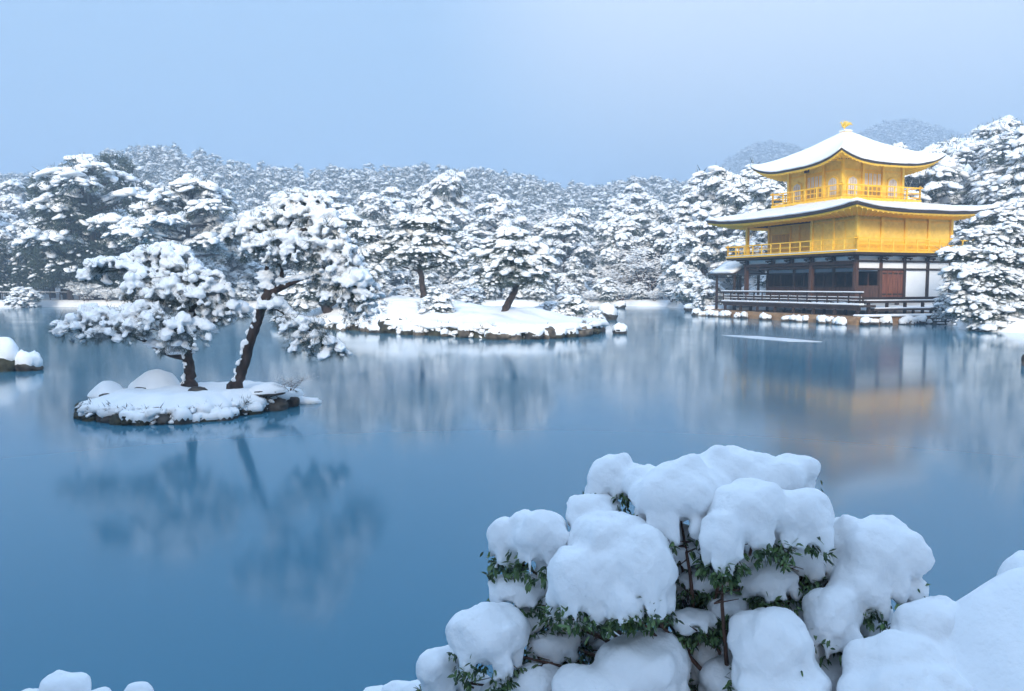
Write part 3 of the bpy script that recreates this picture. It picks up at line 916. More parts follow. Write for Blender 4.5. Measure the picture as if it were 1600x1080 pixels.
def bent(h, lean, rng, n=7, wig=.05):
    pts = []
    ph = rng.uniform(0, 6)
    for i in range(n):
        t = i / (n - 1)
        pts.append(Vector((lean[0] * t + wig * h * math.sin(ph + 4 * t) * t * .6, lean[1] * t + wig * h * math.cos(ph * 1.3 + 3.5 * t) * t * .6, h * t)))
    return pts
def along(pts, t):
    f = t * (len(pts) - 1); i = min(int(f), len(pts) - 2)
    return pts[i].lerp(pts[i + 1], f - i)

def pine_tree(seed, h=10.0, spread=3.4, pads=16, size=.235, snow_p=.95, low=.35, level=1, spacing=.295, count=9):
    rng = np.random.default_rng(seed); R = random.Random(seed)
    lean = (R.uniform(-.12, .12) * h, R.uniform(-.12, .12) * h)
    tp = bent(h * .93, lean, rng)
    wood, cr = MB(), Crown()
    wood.tube([Vector((0, 0, -.5))] + tp, [.034 * h] + [.030 * h * (1 - .8 * i / 6) for i in range(7)], 8)
    for i in range(pads):
        t = low + (1 - low) * (i + .5) / pads
        a = i * 2.4 + R.uniform(-.5, .5)
        k = max(0.0, 1 - ((t - low) / (1 - low)))
        rad = spread * (.18 + .82 * min(1, k * 1.35) ** .8) * R.uniform(.55, 1.05)
        if i == pads - 1: rad = 0
        o = along(tp, min(t, 1))
        c = o + Vector((math.cos(a) * rad, math.sin(a) * rad, R.uniform(-.03, .05) * h))
        pr = spread * R.uniform(.34, .52) * (.75 + .35 * k)
        P, N, U, UN = pad_points(c, pr, pr * R.uniform(.7, 1), pr * R.uniform(.30, .45), spacing, rng, a)
        tufted(cr, P, N, U, UN, size, rng, snow_p, level, count)
        if rad > .1: wood.tube([o - Vector((0, 0, .04 * h)), (o + c) / 2 - Vector((0, 0, .01 * h)), c], [.011 * h, .008 * h, .004 * h], 5)
    return wood, cr

def round_tree(seed, h=10.0, wid=3.6, lobes=14, size=.235, snow_p=.9, spacing=.305, low=.12, level=1, count=9, flat=.5):
    rng = np.random.default_rng(seed); R = random.Random(seed)
    wood, cr = MB(), Crown()
    tp = bent(h * .75, (R.uniform(-.5, .5), R.uniform(-.5, .5)), rng)
    wood.tube([Vector((0, 0, -.5))] + tp, [.03 * h] + [.028 * h * (1 - .8 * i / 6) for i in range(7)], 7)
    for i in range(lobes):
        t = (i + .5) / lobes
        z = h * (low + (1 - low) * t) * .93
        k = math.sin(math.pi * min(1, .18 + t * .80)) ** .7
        a = i * 2.4 + R.uniform(-.4, .4)
        rad = wid * k * R.uniform(.35, .72)
        lr = wid * R.uniform(.34, .5) * (.7 + .3 * k)
        c = np.array([math.cos(a) * rad, math.sin(a) * rad, z])
        n = int(4 * math.pi * lr * lr * .62 / spacing ** 2)
        d = rng.normal(0, 1, (n * 2, 3)); d = norm(d)
        d = d[d[:, 2] > -.45][:n]
        P = c + d * np.array([lr, lr, lr * .8]) * rng.uniform(.82, 1.1, (len(d), 1))
        up = d[:, 2] > rng.uniform(-.35, .25, len(d))
        tufted(cr, P[up], d[up], P[~up], d[~up], size, rng, snow_p, level, count, count - 1, flat=flat, droop=.3)
        wood.tube([tp[3], Vector(c) * .6 + tp[4] * .4, Vector(c)], [.008 * h, .006 * h, .003 * h], 5)
    return wood, cr

def cedar_tree(seed, h=12.0, wid=2.6, size=.25, snow_p=.9, level=1, count=9):
    rng = np.random.default_rng(seed); R = random.Random(seed)
    wood, cr = MB(), Crown()
    tp = bent(h * .97, (R.uniform(-.2, .2), R.uniform(-.2, .2)), rng, wig=.015)
    wood.tube([Vector((0, 0, -.5))] + tp, [.025 * h] + [.022 * h * (1 - .88 * i / 6) for i in range(7)], 7)
    tiers = 13
    for i in range(tiers):
        t = (i + .3) / tiers
        z = h * (.10 + .88 * t)
        rad = wid * (1 - t) ** .75 * R.uniform(.85, 1.1) + .18
        nb = max(3, int(8 * (1 - t) + 3))
        for j in range(nb):
            a = j * 2 * math.pi / nb + i * .9 + R.uniform(-.25, .25)
            L = rad * R.uniform(.75, 1.15)
            n = max(2, int(L / .37))
            s = (np.arange(n) + .7) / n
            P = np.stack([np.cos(a) * L * s, np.sin(a) * L * s, z - .32 * L * s ** 1.8 + 0 * s], 1)
            side = np.array([-math.sin(a), math.cos(a), 0])
            P = np.concatenate([P, P + side * (.34 * L * .6) * (1 - .5 * s)[:, None] + [0, 0, -.1], P - side * (.34 * L * .6) * (1 - .5 * s)[:, None] + [0, 0, -.1]])
            P += rng.normal(0, .07, P.shape)
            N = norm(np.tile([math.cos(a), math.sin(a), .35], (len(P), 1)) + rng.normal(0, .2, P.shape))
            U = P[::2] - np.array([0, 0, .28]); UN = N[::2] * np.array([1, 1, -.8])
            tufted(cr, P, N, U, UN, size, rng, snow_p, level, count, droop=.5)
            wood.tube([Vector((0, 0, z)), Vector((math.cos(a) * L * .9, math.sin(a) * L * .9, z - .28 * L))], [.006 * h * .6, .01], 4)
    return wood, cr

def twig_shrub(seed, h=3.0, wid=2.2, stems=16, size=.10, lev0=3, up=.6):
    """bare shrub whose twigs all carry snow"""
    rng = np.random.default_rng(seed); R = random.Random(seed)
    wood, cr = MB(), Crown()
    ends = []
    def grow(p, d, L, r, lev):
        q = p + d * L
        mid = (p + q) / 2 + Vector((R.uniform(-.06, .06), R.uniform(-.06, .06), R.uniform(0, .06))) * L
        wood.tube([p, mid, q], [r, r * .8, r * .6], 4, False)
        ends.append((mid, q))
        if lev == 0: return
        for k in range(3):
            nd = (d + Vector((R.gauss(0, .55), R.gauss(0, .55), R.gauss(.05, .35)))).normalized()
            grow(q if k else mid, nd, L * R.uniform(.55, .8), r * .62, lev - 1)
    for s in range(stems):
        a = R.uniform(0, 6.28)
        d = Vector((math.cos(a) * R.uniform(.1, .8), math.sin(a) * R.uniform(.1, .8), R.uniform(up, 1))).normalized()
        grow(Vector((math.cos(a) * .15 * wid * R.random(), math.sin(a) * .15 * wid * R.random(), -.1)), d, h * R.uniform(.30, .42), .011 * h, lev0)
    E = np.array([tuple(q) for m, q in ends] + [tuple(m) for m, q in ends])
    D = np.array([tuple((q - m).normalized()) for m, q in ends] * 2)
    S = size * h / 3 * rng.uniform(.5, 1.5, len(E))
    cr.snow(*blobs(E + np.array([0, 0, .3]) * S[:, None], D, S, rng, 0, .6, 2.1, .1))
    k = rng.random(len(E)) < .35
    cr.green(*needles(E[k], D[k], S[k] * 1.2, rng, 4, 1.6, .16))
    return wood, cr

def tree_meshes(name, wc, mat_g, mat_s, mat_w):
    wood, cr = wc
    sv, sf, nv, nf = cr.arrays()
    me_w = bpy.data.meshes.new(name + '_trunk'); me_w.from_pydata(wood.v, [], wood.f); me_w.materials.append(mat_w)
    me_w.polygons.foreach_set('use_smooth', [True] * len(me_w.polygons))
    return (me_w, mesh_np(name + '_foliage', nv, [nf], [mat_g, M['needle_dark']], False, np.concatenate(cr.nm)), mesh_np(name + '_snow', sv, [sf], mat_s, True))

def place_tree(meshes, name, loc, scale, rz, label, cat, group=None):
    r = empty(name, loc, rz)
    r.scale = (scale[0], scale[1], scale[2])
    tag(r, label, cat, group)
    link('trunk', meshes[0], r)
    c = link('crown', meshes[1], r)
    link('snow', meshes[2], c)['kind'] = 'stuff'
    return r

# rocks
def rock_mesh(seed, sx, sy, sz, level=2):
    V, F = ICO[level]
    W = V * (1 + .34 * vnoise(V, .9, seed * 3.7, 4) + .10 * vnoise(V, 2.8, seed * 5.1, 3))[:, None]
    W[:, 2] = np.where(W[:, 2] > .75, .75 + (W[:, 2] - .75) * .6, W[:, 2])
    return W * np.array([sx, sy, sz]), F
def cap_mesh(W, thick, cover=.25, grow=1.05):
    """snow lying on the upper part of a rock"""
    V, F = ICO[2]
    sx, sy, sz = np.abs(W).max(0)
    z = W[:, 2] / sz
    C = W.copy()
    up = sstep(cover - .25, cover + .25, z)
    C[:, :2] *= (1 + (grow - 1) * up)[:, None]
    C[:, :2] *= (1 - .14 * np.clip((z - cover) / max(1 - cover, .2), 0, 1) ** 1.5)[:, None]
    C[:, 2] = np.where(z > cover - .1, W[:, 2] + thick * up * (1 + .5 * vnoise(V, 1.7, sx * 31, 3)), np.maximum(W[:, 2], (cover - .15) * sz))
    C[:, :2] *= np.where(z < cover - .1, .90, 1.0)[:, None]
    return C, F
def make_rock(parent, loc, size, seed, mat, thick=.1, cover=.2, label=None, cat=None, group=None, name='rock', rz=0.0, flip=True):
    W, F = rock_mesh(seed, *size)
    o = link(name, mesh_np(name, W, [F], mat, True), parent, loc)
    o.rotation_euler = (0, 0, rz)
    if label: tag(o, label, cat, group)
    if thick > 0:
        C, F2 = cap_mesh(W, thick, cover)
        C = C + 0
        link('snow_cap', mesh_np('snow_cap', C, [F2], M['snow'], True), o)
    return o
# ------------------------------------------------------------------ islands
def inside_poly(poly, n=96):
    """resample a closed outline smoothly"""
    P = np.array(poly, float)
    k = len(P)
    out = []
    for i in range(n):
        f = i * k / n; j = int(f); t = f - j
        p0, p1, p2, p3 = P[(j - 1) % k], P[j % k], P[(j + 1) % k], P[(j + 2) % k]
        out.append(.5 * ((2 * p1) + (-p0 + p2) * t + (2 * p0 - 5 * p1 + 4 * p2 - p3) * t * t + (-p0 + 3 * p1 - 3 * p2 + p3) * t ** 3))
    return np.array(out)

def make_island(name, label, poly, rim, hfun, seed, mat_soil, lip=.10, n=120, m=16, jag=.1):
    O = inside_poly(poly, n)
    c = O.mean(0)
    rng = np.random.default_rng(seed)
    d = O - c
    a = np.arctan2(d[:, 1], d[:, 0])
    jit = 1 + jag * .35 * np.sin(a * 9 + seed) * .5 + jag * .3 * np.sin(a * 23 + seed * 2) + jag * rng.normal(0, .12, n)
    rings = [(1.03, -.5), (1.0, -.05), (.985, rim * .45), (.97, rim * .75)]
    V = []
    for s, z in rings:
        V += [(c[0] + dx * s, c[1] + dy * s, z + rng.normal(0, rim * .06)) for dx, dy in d]
    soil_V = np.array(V)
    ii = np.arange(len(rings) * n).reshape(len(rings), n)
    nxt = np.roll(ii, -1, 1)
    q = np.stack([ii[:-1], nxt[:-1], nxt[1:], ii[1:]], -1).reshape(-1, 4)
    soil = link(name, mesh_np(name, soil_V, [q, ], mat_soil, True))
    tag(soil, label, kind='structure')
    # snow blanket, overhanging the rim unevenly
    V = []
    drop = rim * (.28 + .38 * (.5 + .5 * np.sin(a * 11 + seed * 1.7) * np.sin(a * 4 + seed)) ** 1.2) + rng.normal(0, rim * .06, n)
    prof = [(.95, None), (1.0, 'lo'), (1.035, 'mid'), (1.01, 'hi')]
    for s, k in prof:
        for i, (dx, dy) in enumerate(d):
            x, y = c[0] + dx * s * jit[i], c[1] + dy * s * jit[i]
            base = rim - drop[i]
            z = {None: base + .02, 'lo': base, 'mid': base + lip * .6, 'hi': rim + lip * .5}[k]
            V.append((x, y, z))
    for j in range(1, m + 1):
        s = 1 - j / m
        for i, (dx, dy) in enumerate(d):
            jj = 1 + (jit[i] - 1) * s
            x, y = c[0] + dx * s * jj, c[1] + dy * s * jj
            V.append((x, y, rim + lip * .5 + hfun(x, y, s)))
    V = np.array(V)
    rows = len(prof) + m
    ii = np.arange(rows * n).reshape(rows, n); nxt = np.roll(ii, -1, 1)
    q = np.stack([ii[:-1], nxt[:-1], nxt[1:], ii[1:]], -1).reshape(-1, 4)
    sn = link('snow_blanket', mesh_np('snow_blanket', V, [q], M['snow'], True), soil)
    return soil, O, c

def edge_turf(isl, O, seed, n, size, rim, mat, front=None):
    rng_ = np.random.default_rng(seed)
    k_ = rng_.integers(0, len(O), n)
    c_ = O.mean(0)
    d_ = norm(O[k_] - c_)
    P = np.concatenate([O[k_] + d_ * rng_.uniform(-.25, .03, (n, 1)) * size * 8, (rim * rng_.uniform(.1, 1.0, n))[:, None]], 1)
    if front is not None: keep = P[:, 1] < front; P = P[keep]; d_ = d_[keep]
    N_ = np.concatenate([d_, np.full((len(d_), 1), .2)], 1)
    S_ = size * rng_.uniform(.5, 1.5, len(P))
    v_, f_ = needles(P, N_, S_, rng_, 12, 1.5, .09, .8, .1)
    link('turf', mesh_np('turf', v_, [f_], mat, False), isl)['kind'] = 'stuff'
    m_ = rng_.random(len(P)) < .55
    P2 = P[m_] + N_[m_] * size * .5
    v_, f_ = blobs(P2, N_[m_], S_[m_] * .75, rng_, 1, .6, 1.3)
    link('snow_clods', mesh_np('snow_clods', v_, [f_], M['snow'], True), isl)['kind'] = 'stuff'

# small islet with two pines
islet_poly = [(-8.25, 15.1), (-7.5, 14.55), (-6.5, 14.3), (-5.6, 14.75), (-4.95, 15.7), (-4.62, 16.7), (-5.0, 17.5), (-6.0, 17.6), (-7.2, 17.2), (-8.1, 16.2)]
def h_islet(x, y, s):
    e = 1 - s
    return .17 * min(1, e * 3.2) + .04 * mnoise.noise(Vector((x * 1.7, y * 1.7, 1))) + .025 * mnoise.noise(Vector((x * 5, y * 5, 4))) * min(1, e * 8)
islet, isl_o, isl_c = make_island('islet', 'small snow covered islet with two pines', islet_poly, .24, h_islet, 4, M['moss_rock'], .07, jag=.16)
M['turf'] = noisy('dead_turf', (.02, .02, .012), (.10, .075, .035), 9, .9, island=.5)
edge_turf(islet, isl_o, 5, 520, .075, .26, M['turf'])
rng = random.Random(8)
for i in range(44):                                    # dark stones and turf clods along the water's edge
    t = i / 44 * 120
    p = isl_o[int(t) % 120]
    s = rng.uniform(.07, .19)
    make_rock(islet, (p[0] + rng.uniform(-.06, .06), p[1] + rng.uniform(-.06, .04), rng.uniform(.02, .10)), (s * rng.uniform(.9, 1.5), s, s * rng.uniform(.7, 1.1)), 20 + i, rng.choice([M['moss_rock'], M['rock'], M['rock']]), .05 if rng.random() < .45 else 0, .1, rz=rng.uniform(0, 3))
def snow_mound(name, label, cat, loc, size, seed, rz=0.0, tail=.8):
    """stone wholly buried under rounded snow"""
    V, F = ICO[3]
    W = V * (1 + .16 * vnoise(V, .8, seed, 2) + .03 * vnoise(V, 3.0, seed + 3, 2))[:, None]
    W[:, 2] = np.where(W[:, 2] < 0, W[:, 2] * .3, W[:, 2])
    low = np.clip(.5 - W[:, 2], 0, 1)
    W[:, 0] *= 1 + tail * .4 * low; W[:, 1] *= 1 + .25 * low
    W = W * np.array(size)
    R_ = rock_mesh(seed, size[0] * 1.04, size[1] * 1.04, size[2] * .42)
    r = link(name, mesh_np(name, R_[0], [R_[1]], M['rock'], True), None, loc)
    r.rotation_euler = (0, 0, rz)
    tag(r, label, cat)
    link('snow_cap', mesh_np('snow_cap', W, [F], M['snow'], True), r)
    return r
snow_mound('snowy_boulder', 'big rounded boulder buried in snow behind the left pine of the islet', 'boulder', (*at(243, 600, 16.4).to_2d(), .38), (.44, .36, .42), 3.0, .1)
snow_mound('snowy_boulder', 'low boulder buried in snow at the left end of the islet', 'boulder', (*at(166, 618, 15.8).to_2d(), .34), (.30, .28, .27), 5.0, -.2)
snow_mound('snowy_boulder', 'snow hump beside the leaning trunk at the right end of the islet', 'boulder', (*at(418, 612, 15.9).to_2d(), .38), (.34, .26, .17), 9.0, .3)
make_rock(None, (*at(309, 622, 15.6).to_2d(), .44), (.17, .11, .09), 71, M['rock'], 0, label='bare dark stone poking out of the islet snow below the pines', cat='stone', name='bare_stone')
# slab just awash off the islet's tip
make_rock(None, (*at(478, 627, 16.9).to_2d(), -.02), (.32, .16, .10), 75, M['rock'], .05, -.1, label='flat snowy rock barely above the water off the islet tip', cat='rock', name='flat_rock')

# stones standing in the water at the picture's left edge
make_rock(None, (*at(-8, 578, 23.4).to_2d(), .18), (.62, .5, .62), 81, M['moss_rock'], .22, .25, label='tall dark rock with thick snow hood, cut by the left picture edge', cat='rock', name='water_rock')
make_rock(None, (*at(46, 578, 23.6).to_2d(), .10), (.40, .36, .26), 83, M['rock'], .22, .05, label='squat rock with flat snow cap standing in the water beside the tall hooded rock', cat='rock', name='water_rock')

# broad island in the middle of the pond
mid_poly = [(-14.6, 49.5), (-12.6, 47.2), (-10.6, 45.6), (-8.4, 44.4), (-6.4, 42.0), (-3.4, 39.6), (-.6, 37.6), (1.8, 38.2), (3.6, 40.4), (4.75, 43.2), (3.6, 47.0), (.5, 50.5), (-4, 53), (-9, 54.5), (-13.5, 53.2)]
def h_mid(x, y, s):
    e = 1 - s
    g = 1.05 * math.exp(-(((x + 6.0) / 4.2) ** 2 + ((y - 47.6) / 3.6) ** 2)) + .5 * math.exp(-(((x - .2) / 4) ** 2 + ((y - 43.5) / 3.5) ** 2)) + .45 * math.exp(-(((x + 11) / 2.6) ** 2 + ((y - 49) / 2.4) ** 2))
    return min(1, e * 2.6) * (g + .10) + .20 * mnoise.noise(Vector((x * .8, y * .8, 2))) * min(1, e * 6) + .08 * mnoise.noise(Vector((x * 2.6, y * 2.6, 7))) * min(1, e * 9)
mid_isl, mid_o, mid_c = make_island('pond_island', 'long snow covered island in the middle of the pond', mid_poly, .62, h_mid, 9, M['moss_rock'], .12, n=150, jag=.07)
edge_turf(mid_isl, mid_o, 6, 700, .16, .6, M['turf'], 48)
rng = random.Random(21)
no = len(mid_o)
for i in range(no):
    p = mid_o[i]
    if p[1] > 49 and rng.random() < .8: continue
    if rng.random() < .45:
        s = rng.uniform(.20, .48)
        make_rock(mid_isl, (p[0] + rng.uniform(-.2, .2), p[1] + rng.uniform(-.35, .1), rng.uniform(.05, .28)), (s * rng.uniform(.9, 1.5), s, s * rng.uniform(.6, 1.1)), 120 + i, rng.choice([M['rock'], M['moss_rock'], M['rock_tan'], M['rock_tan']]), .14 if rng.random() < .7 else 0, rng.uniform(-.1, .35), rz=rng.uniform(0, 3))
def px_rock(px, py_water, w_px, h_px, seed, mat, label, thick=.15, cover=.15, name='water_rock', parent=None):
    D = CAM_H * F_PX / (py_water - 447)
    s = w_px / 2 * D / F_PX; h = h_px * D / F_PX
    c = at(px, py_water, D)
    return make_rock(parent, (c.x, c.y + s * .6, h * .28), (s, s * .8, h * .62), seed, mat, thick, cover, label=label, cat='rock' if label else None, name=name)
px_rock(614, 521, 44, 34, 201, M['moss_rock'], None, .10, .5, 'rock', mid_isl)
px_rock(780, 531, 40, 20, 203, M['rock_tan'], None, .08, .3, 'rock', mid_isl)
px_rock(905, 526, 46, 22, 207, M['rock_tan'], None, .05, .5, 'rock', mid_isl)
px_rock(866, 529, 38, 20, 208, M['moss_rock'], None, .12, .1, 'rock', mid_isl)
px_rock(951, 500, 26, 24, 211, M['rock'], 'upright rock with tall snow cap standing off the end of the long island', .3, .0)
px_rock(969, 522, 24, 14, 213, M['rock'], 'small twin humped rock with snow cap in open water right of the long island', .14, .1)
px_rock(971, 482, 18, 8, 215, M['rock'], 'tiny snowy rock far out behind the upright rock', .3, -.2)
px_rock(1083, 487, 26, 9, 217, M['rock'], 'low snowy rock on the shore farthest from the fishing deck', .25, .0)
px_rock(1102, 488, 22, 11, 218, M['moss_rock'], 'middle one of three snowy rocks left of the fishing deck', .2, .0)
px_rock(1122, 492, 34, 13, 219, M['moss_rock'], 'broad snowy rock next to the fishing deck', .22, .1)
px_rock(1602, 572, 10, 22, 223, M['rock'], 'dark rock just entering the right picture edge in open water', .0)

# stones along the pavilion's platform, in the platform's own axes
rng = random.Random(31)
def plat_pt(x, y):
    ca, sa = math.cos(PAV_R), math.sin(PAV_R)
    return Vector((PAV_O[0] + ca * x - sa * y, PAV_O[1] + sa * x + ca * y, 0))
edge = []
for y in np.arange(-2.4, 15.6, .62): edge.append((-2.45 + .25 * math.sin(y), y))
for x in np.arange(-1.8, 9.6, .6): edge.append((x, -2.85))
for i, (x, y) in enumerate(edge):
    s = rng.uniform(.22, .42)
    if rng.random() < .2: continue
    make_rock(po, (x + rng.uniform(-.2, .2), y + rng.uniform(-.15, .15), rng.uniform(.02, .15)), (s * rng.uniform(.8, 1.3), s * rng.uniform(.8, 1.3), s * rng.uniform(.6, 1.15)), 300 + i, rng.choice([M['rock'], M['rock_tan'], M['rock']]), rng.choice([.16, .22, .10]), rng.uniform(-.15, .25), rz=rng.uniform(0, 3))
# snow lying on the platform's narrow side and the landing stones there
MB().box(-1.9, 9.3, -2.75, -1.85, .525, .66, .05).build('platform_snow', M['snow'], po)
for k in range(3):
    st = MB().box(3.6 - .1 * k, 5.6 + .1 * k, -3.2 - .34 * k, -2.88 - .34 * k, -.3, .40 - .17 * k, .03).build('stone_step', M['rock'], po)
    MB().box(3.62 - .1 * k, 5.58 + .1 * k, -3.19 - .34 * k, -2.90 - .34 * k, .403 - .17 * k, .47 - .17 * k, .025).build('step_snow', M['snow'], st)
# thin floating ice shelf in front of the pavilion
m_ice = noisy('skim_ice', (.55, .62, .70), (.75, .80, .86), 1.2, .35)
p0, p1 = at(1150, 533, 1).copy(), None
def wpt(px, py):
    D = CAM_H * F_PX / (py - 447)
    return at(px, py, D)
pts = [wpt(1128, 524), wpt(1180, 525.5), wpt(1240, 530), wpt(1284, 534.5), wpt(1230, 533.5), wpt(1170, 528.5)]
MB().loft([[(p.x, p.y, .003) for p in pts], [(p.x, p.y, .018) for p in pts]]).build('ice_sliver', m_ice)
tag(bpy.data.objects['ice_sliver'], 'thin pale sliver of ice floating in front of the pavilion', 'ice')
# ------------------------------------------------------------------ the pines one can tell apart
def px_pine(name, label, cat, D, trunk, branches, pads, blob, spacing, voxel=None, needle_n=16, needle_len=1.9, needle_w=.035, seed=1, snow_p=.95, level=1, tdepth=None, group=None, trunk_snow=True, mat_g='needle', smooth_it=3):
    """trunk: [(px, py, radius m, depth offset)], branches: lists of the same, pads: [(px, py, half width px, half height px, depth offset, snow share, droop)]"""
    rng = np.random.default_rng(seed)
    k = D / F_PX
    base = at(trunk[0][0], trunk[0][1], D + trunk[0][3])
    root = empty(name, base)
    tag(root, label, cat, group)
    def L(p): return at(p[0], p[1], D + p[3]) - base
    tw = MB()
    pts = [L(p) for p in trunk]
    rr = [p[2] * .88 for p in trunk]
    # finer path
    def fine(pts, rr, n):
        P = []
        for i in range(len(pts) - 1):
            for j in range(n):
                t = j / n
                p0, p1, p2, p3 = pts[max(i - 1, 0)], pts[i], pts[i + 1], pts[min(i + 2, len(pts) - 1)]
                q = .5 * ((2 * p1) + (p2 - p0) * t + (2 * p0 - 5 * p1 + 4 * p2 - p3) * t * t + (3 * p1 - p0 - 3 * p2 + p3) * t ** 3)
                P.append((q, rr[i] + (rr[i + 1] - rr[i]) * t))
        P.append((pts[-1], rr[-1]))
        return P
    fp = fine(pts, rr, 5)
    fp2 = []
    for i, (q, r) in enumerate(fp):
        jw = r * .10
        fp2.append((q + Vector((rng.normal(0, jw), rng.normal(0, jw), 0)), r * (1.35 if i == 0 else 1.12 if i == 1 else 1) * rng.uniform(.94, 1.06)))
    q0, r0 = fp2[0]
    tw.tube([q0 - Vector((0, 0, .25))] + [q for q, r in fp2], [r0 * 1.2] + [r for q, r in fp2], 12)
    t_o = tw.build('trunk', M['bark'], root, True)
    snow_on = []
    for b in branches:
        bp_ = [L(p) for p in b]
        fb = fine(bp_, [p[2] for p in b], 4)
        MB().tube([q for q, r in fb], [r for q, r in fb], 8).build('branch', M['bark'], root, True)
        for q, r in fb[2:]:
            if rng.random() < .8: snow_on.append((q + Vector((0, 0, r * .8)), r * 1.25))
    cr = Crown()
    SV, SF, sc_ = [], [], 0
    for pd in pads:
        px, py, hw, hh, dy, sp, dr = pd
        c = L((px, py, 0, dy))
        P, N, U, UN = pad_points(c, hw * k, max(hw * k * .75, .25), hh * k, spacing, rng, 0, .8)
        if dr: P[:, 2] -= dr * ((P - np.array(c))[:, :2] ** 2).sum(1) / (hw * k)
        tufted(cr, P, N, U, UN, blob, rng, 0 if voxel else sp, level, needle_n, needle_n, needle_len, needle_w, us=0 if voxel else .5)
        if voxel:
            S = blob * np.clip(rng.lognormal(-.08, .36, len(P)), .4, 2.0)
            m = rng.random(len(P)) < sp
            V, F = blobs(P[m] + np.array([0, 0, .35]) * S[m][:, None], N[m], S[m], rng, 1, .85, 1.1, .5, droop=.3)
            SV.append(V); SF.append(F + sc_); sc_ += len(V)
            m = rng.random(len(U)) < sp * .7
            V, F = blobs(U[m] + UN[m] * blob * .9 + np.array([0, 0, .4 * blob]), UN[m], blob * rng.uniform(.4, .85, m.sum()), rng, 1, .8, 1.3, .3, droop=.4)
            SV.append(V); SF.append(F + sc_); sc_ += len(V)
    if snow_on:
        C = np.array([tuple(q) for q, r in snow_on]); S = np.array([max(r, .03) for q, r in snow_on])
        V, F = blobs(C, np.tile([1.0, 0, 0], (len(C), 1)), S * 1.3, rng, 2 if voxel else 1, .7, 1.8, 0)
        if voxel: SV.append(V); SF.append(F + sc_); sc_ += len(V)
        else: cr.snow(V, F)
    if trunk_snow and voxel:      # snow plastered on the windward flank of the trunk
        for i in range(70):
            q, r = fp2[rng.integers(1, len(fp2))]
            a = rng.uniform(math.radians(165), math.radians(250))
            c = q + Vector((math.cos(a) * r * .93, math.sin(a) * r * .93, rng.uniform(-.1, .1)))
            s = rng.uniform(.02, .06)
            V, F = blobs(np.array([tuple(c)]), np.array([[0., 0, 1.]]), np.array([s]), rng, 2, 1.6, .9, .1)
            SV.append(V); SF.append(F + sc_); sc_ += len(V)
    sv, sf, nv, nf = cr.arrays()
    fo = link('crown', mesh_np('crown', nv, [nf], [M[mat_g], M['needle' if voxel else 'needle_dark']], False, np.concatenate(cr.nm)), root)
    if voxel:
        V, F, N = remesh(np.concatenate(SV), [np.concatenate(SF)], voxel, smooth_it)
        V = V + N * (.010 * np.sin(V[:, :1] * 61 + 2) * np.sin(V[:, 1:2] * 57) * np.sin(V[:, 2:3] * 66 + 1))
        link('snow', mesh_np('snow', V, F, M['snow'], True), fo)['kind'] = 'stuff'
    else:
        link('snow', mesh_np('snow', sv, [sf], M['snow'], True), fo)['kind'] = 'stuff'
    return root

def Zp(zx, zy): return (60 + zx * .3704, 280 + zy * .3704)
def zpad(zx, zy, hw, hh, dy=0, sp=.95, dr=0): return (*Zp(zx, zy), hw * .3704, hh * .3704, dy, sp, dr)
def zb(*pts): return [(*Zp(x, y), r, d) for x, y, r, d in pts]

# left pine of the islet: low, wide, tiered
px_pine('pine_tree', 'low wide pine with layered snowy pads, left one of the two on the islet', 'pine tree', 16.3,
        zb((634, 862, .135, 0), (638, 800, .12, 0), (628, 745, .115, 0), (640, 690, .10, .1), (660, 610, .09, .2), (640, 545, .08, .3), (610, 470, .05, .3), (560, 420, .03, .3)),
        [zb((628, 750, .085, 0), (560, 738, .07, 0), (490, 705, .06, -.1), (430, 670, .05, -.2), (330, 640, .035, -.3), (200, 625, .02, -.3)),
         zb((650, 640, .06, .1), (720, 610, .05, .1), (800, 580, .03, .1)),
         zb((640, 560, .05, .3), (560, 500, .045, .3), (460, 400, .03, .4), (330, 385, .025, .5), (250, 395, .015, .5)),
         zb((640, 560, .05, .2), (690, 500, .04, .1), (740, 470, .02, 0)),
         zb((655, 630, .05, 0), (560, 640, .03, -.4), (470, 630, .02, -.5))],
        [zpad(330, 375, 120, 26, .5, .95), zpad(235, 410, 48, 36, .5, .95, .3), zpad(470, 335, 85, 38, .6, .95), zpad(560, 345, 110, 50, .5, .97),
         zpad(610, 420, 110, 55, .3, .97), zpad(480, 430, 95, 45, .2, .95), zpad(690, 455, 110, 60, .1, .97), zpad(410, 470, 60, 40, 0, .95), zpad(760, 500, 60, 60, .1, .95),
         zpad(530, 525, 110, 55, 0, .55), zpad(470, 560, 75, 35, -.2, .75), zpad(640, 500, 60, 40, -.1, .95), zpad(560, 480, 90, 40, .0, .97),
         zpad(130, 645, 62, 40, -.3, 1), zpad(215, 615, 80, 52, -.3, 1), zpad(310, 620, 90, 55, -.3, .97), zpad(390, 650, 60, 45, -.4, .95), zpad(270, 670, 70, 25, -.5, .8), zpad(400, 590, 70, 35, -.2, .95),
         zpad(500, 620, 80, 45, -.5, .9), zpad(590, 650, 90, 50, -.4, .8), zpad(680, 640, 60, 40, -.2, .8), zpad(580, 710, 60, 30, -.3, .9),
         zpad(810, 565, 68, 34, .1, .97), zpad(740, 570, 60, 45, .1, .9)],
        .082, .112, .0205, 22, 1.8, .042, seed=3)
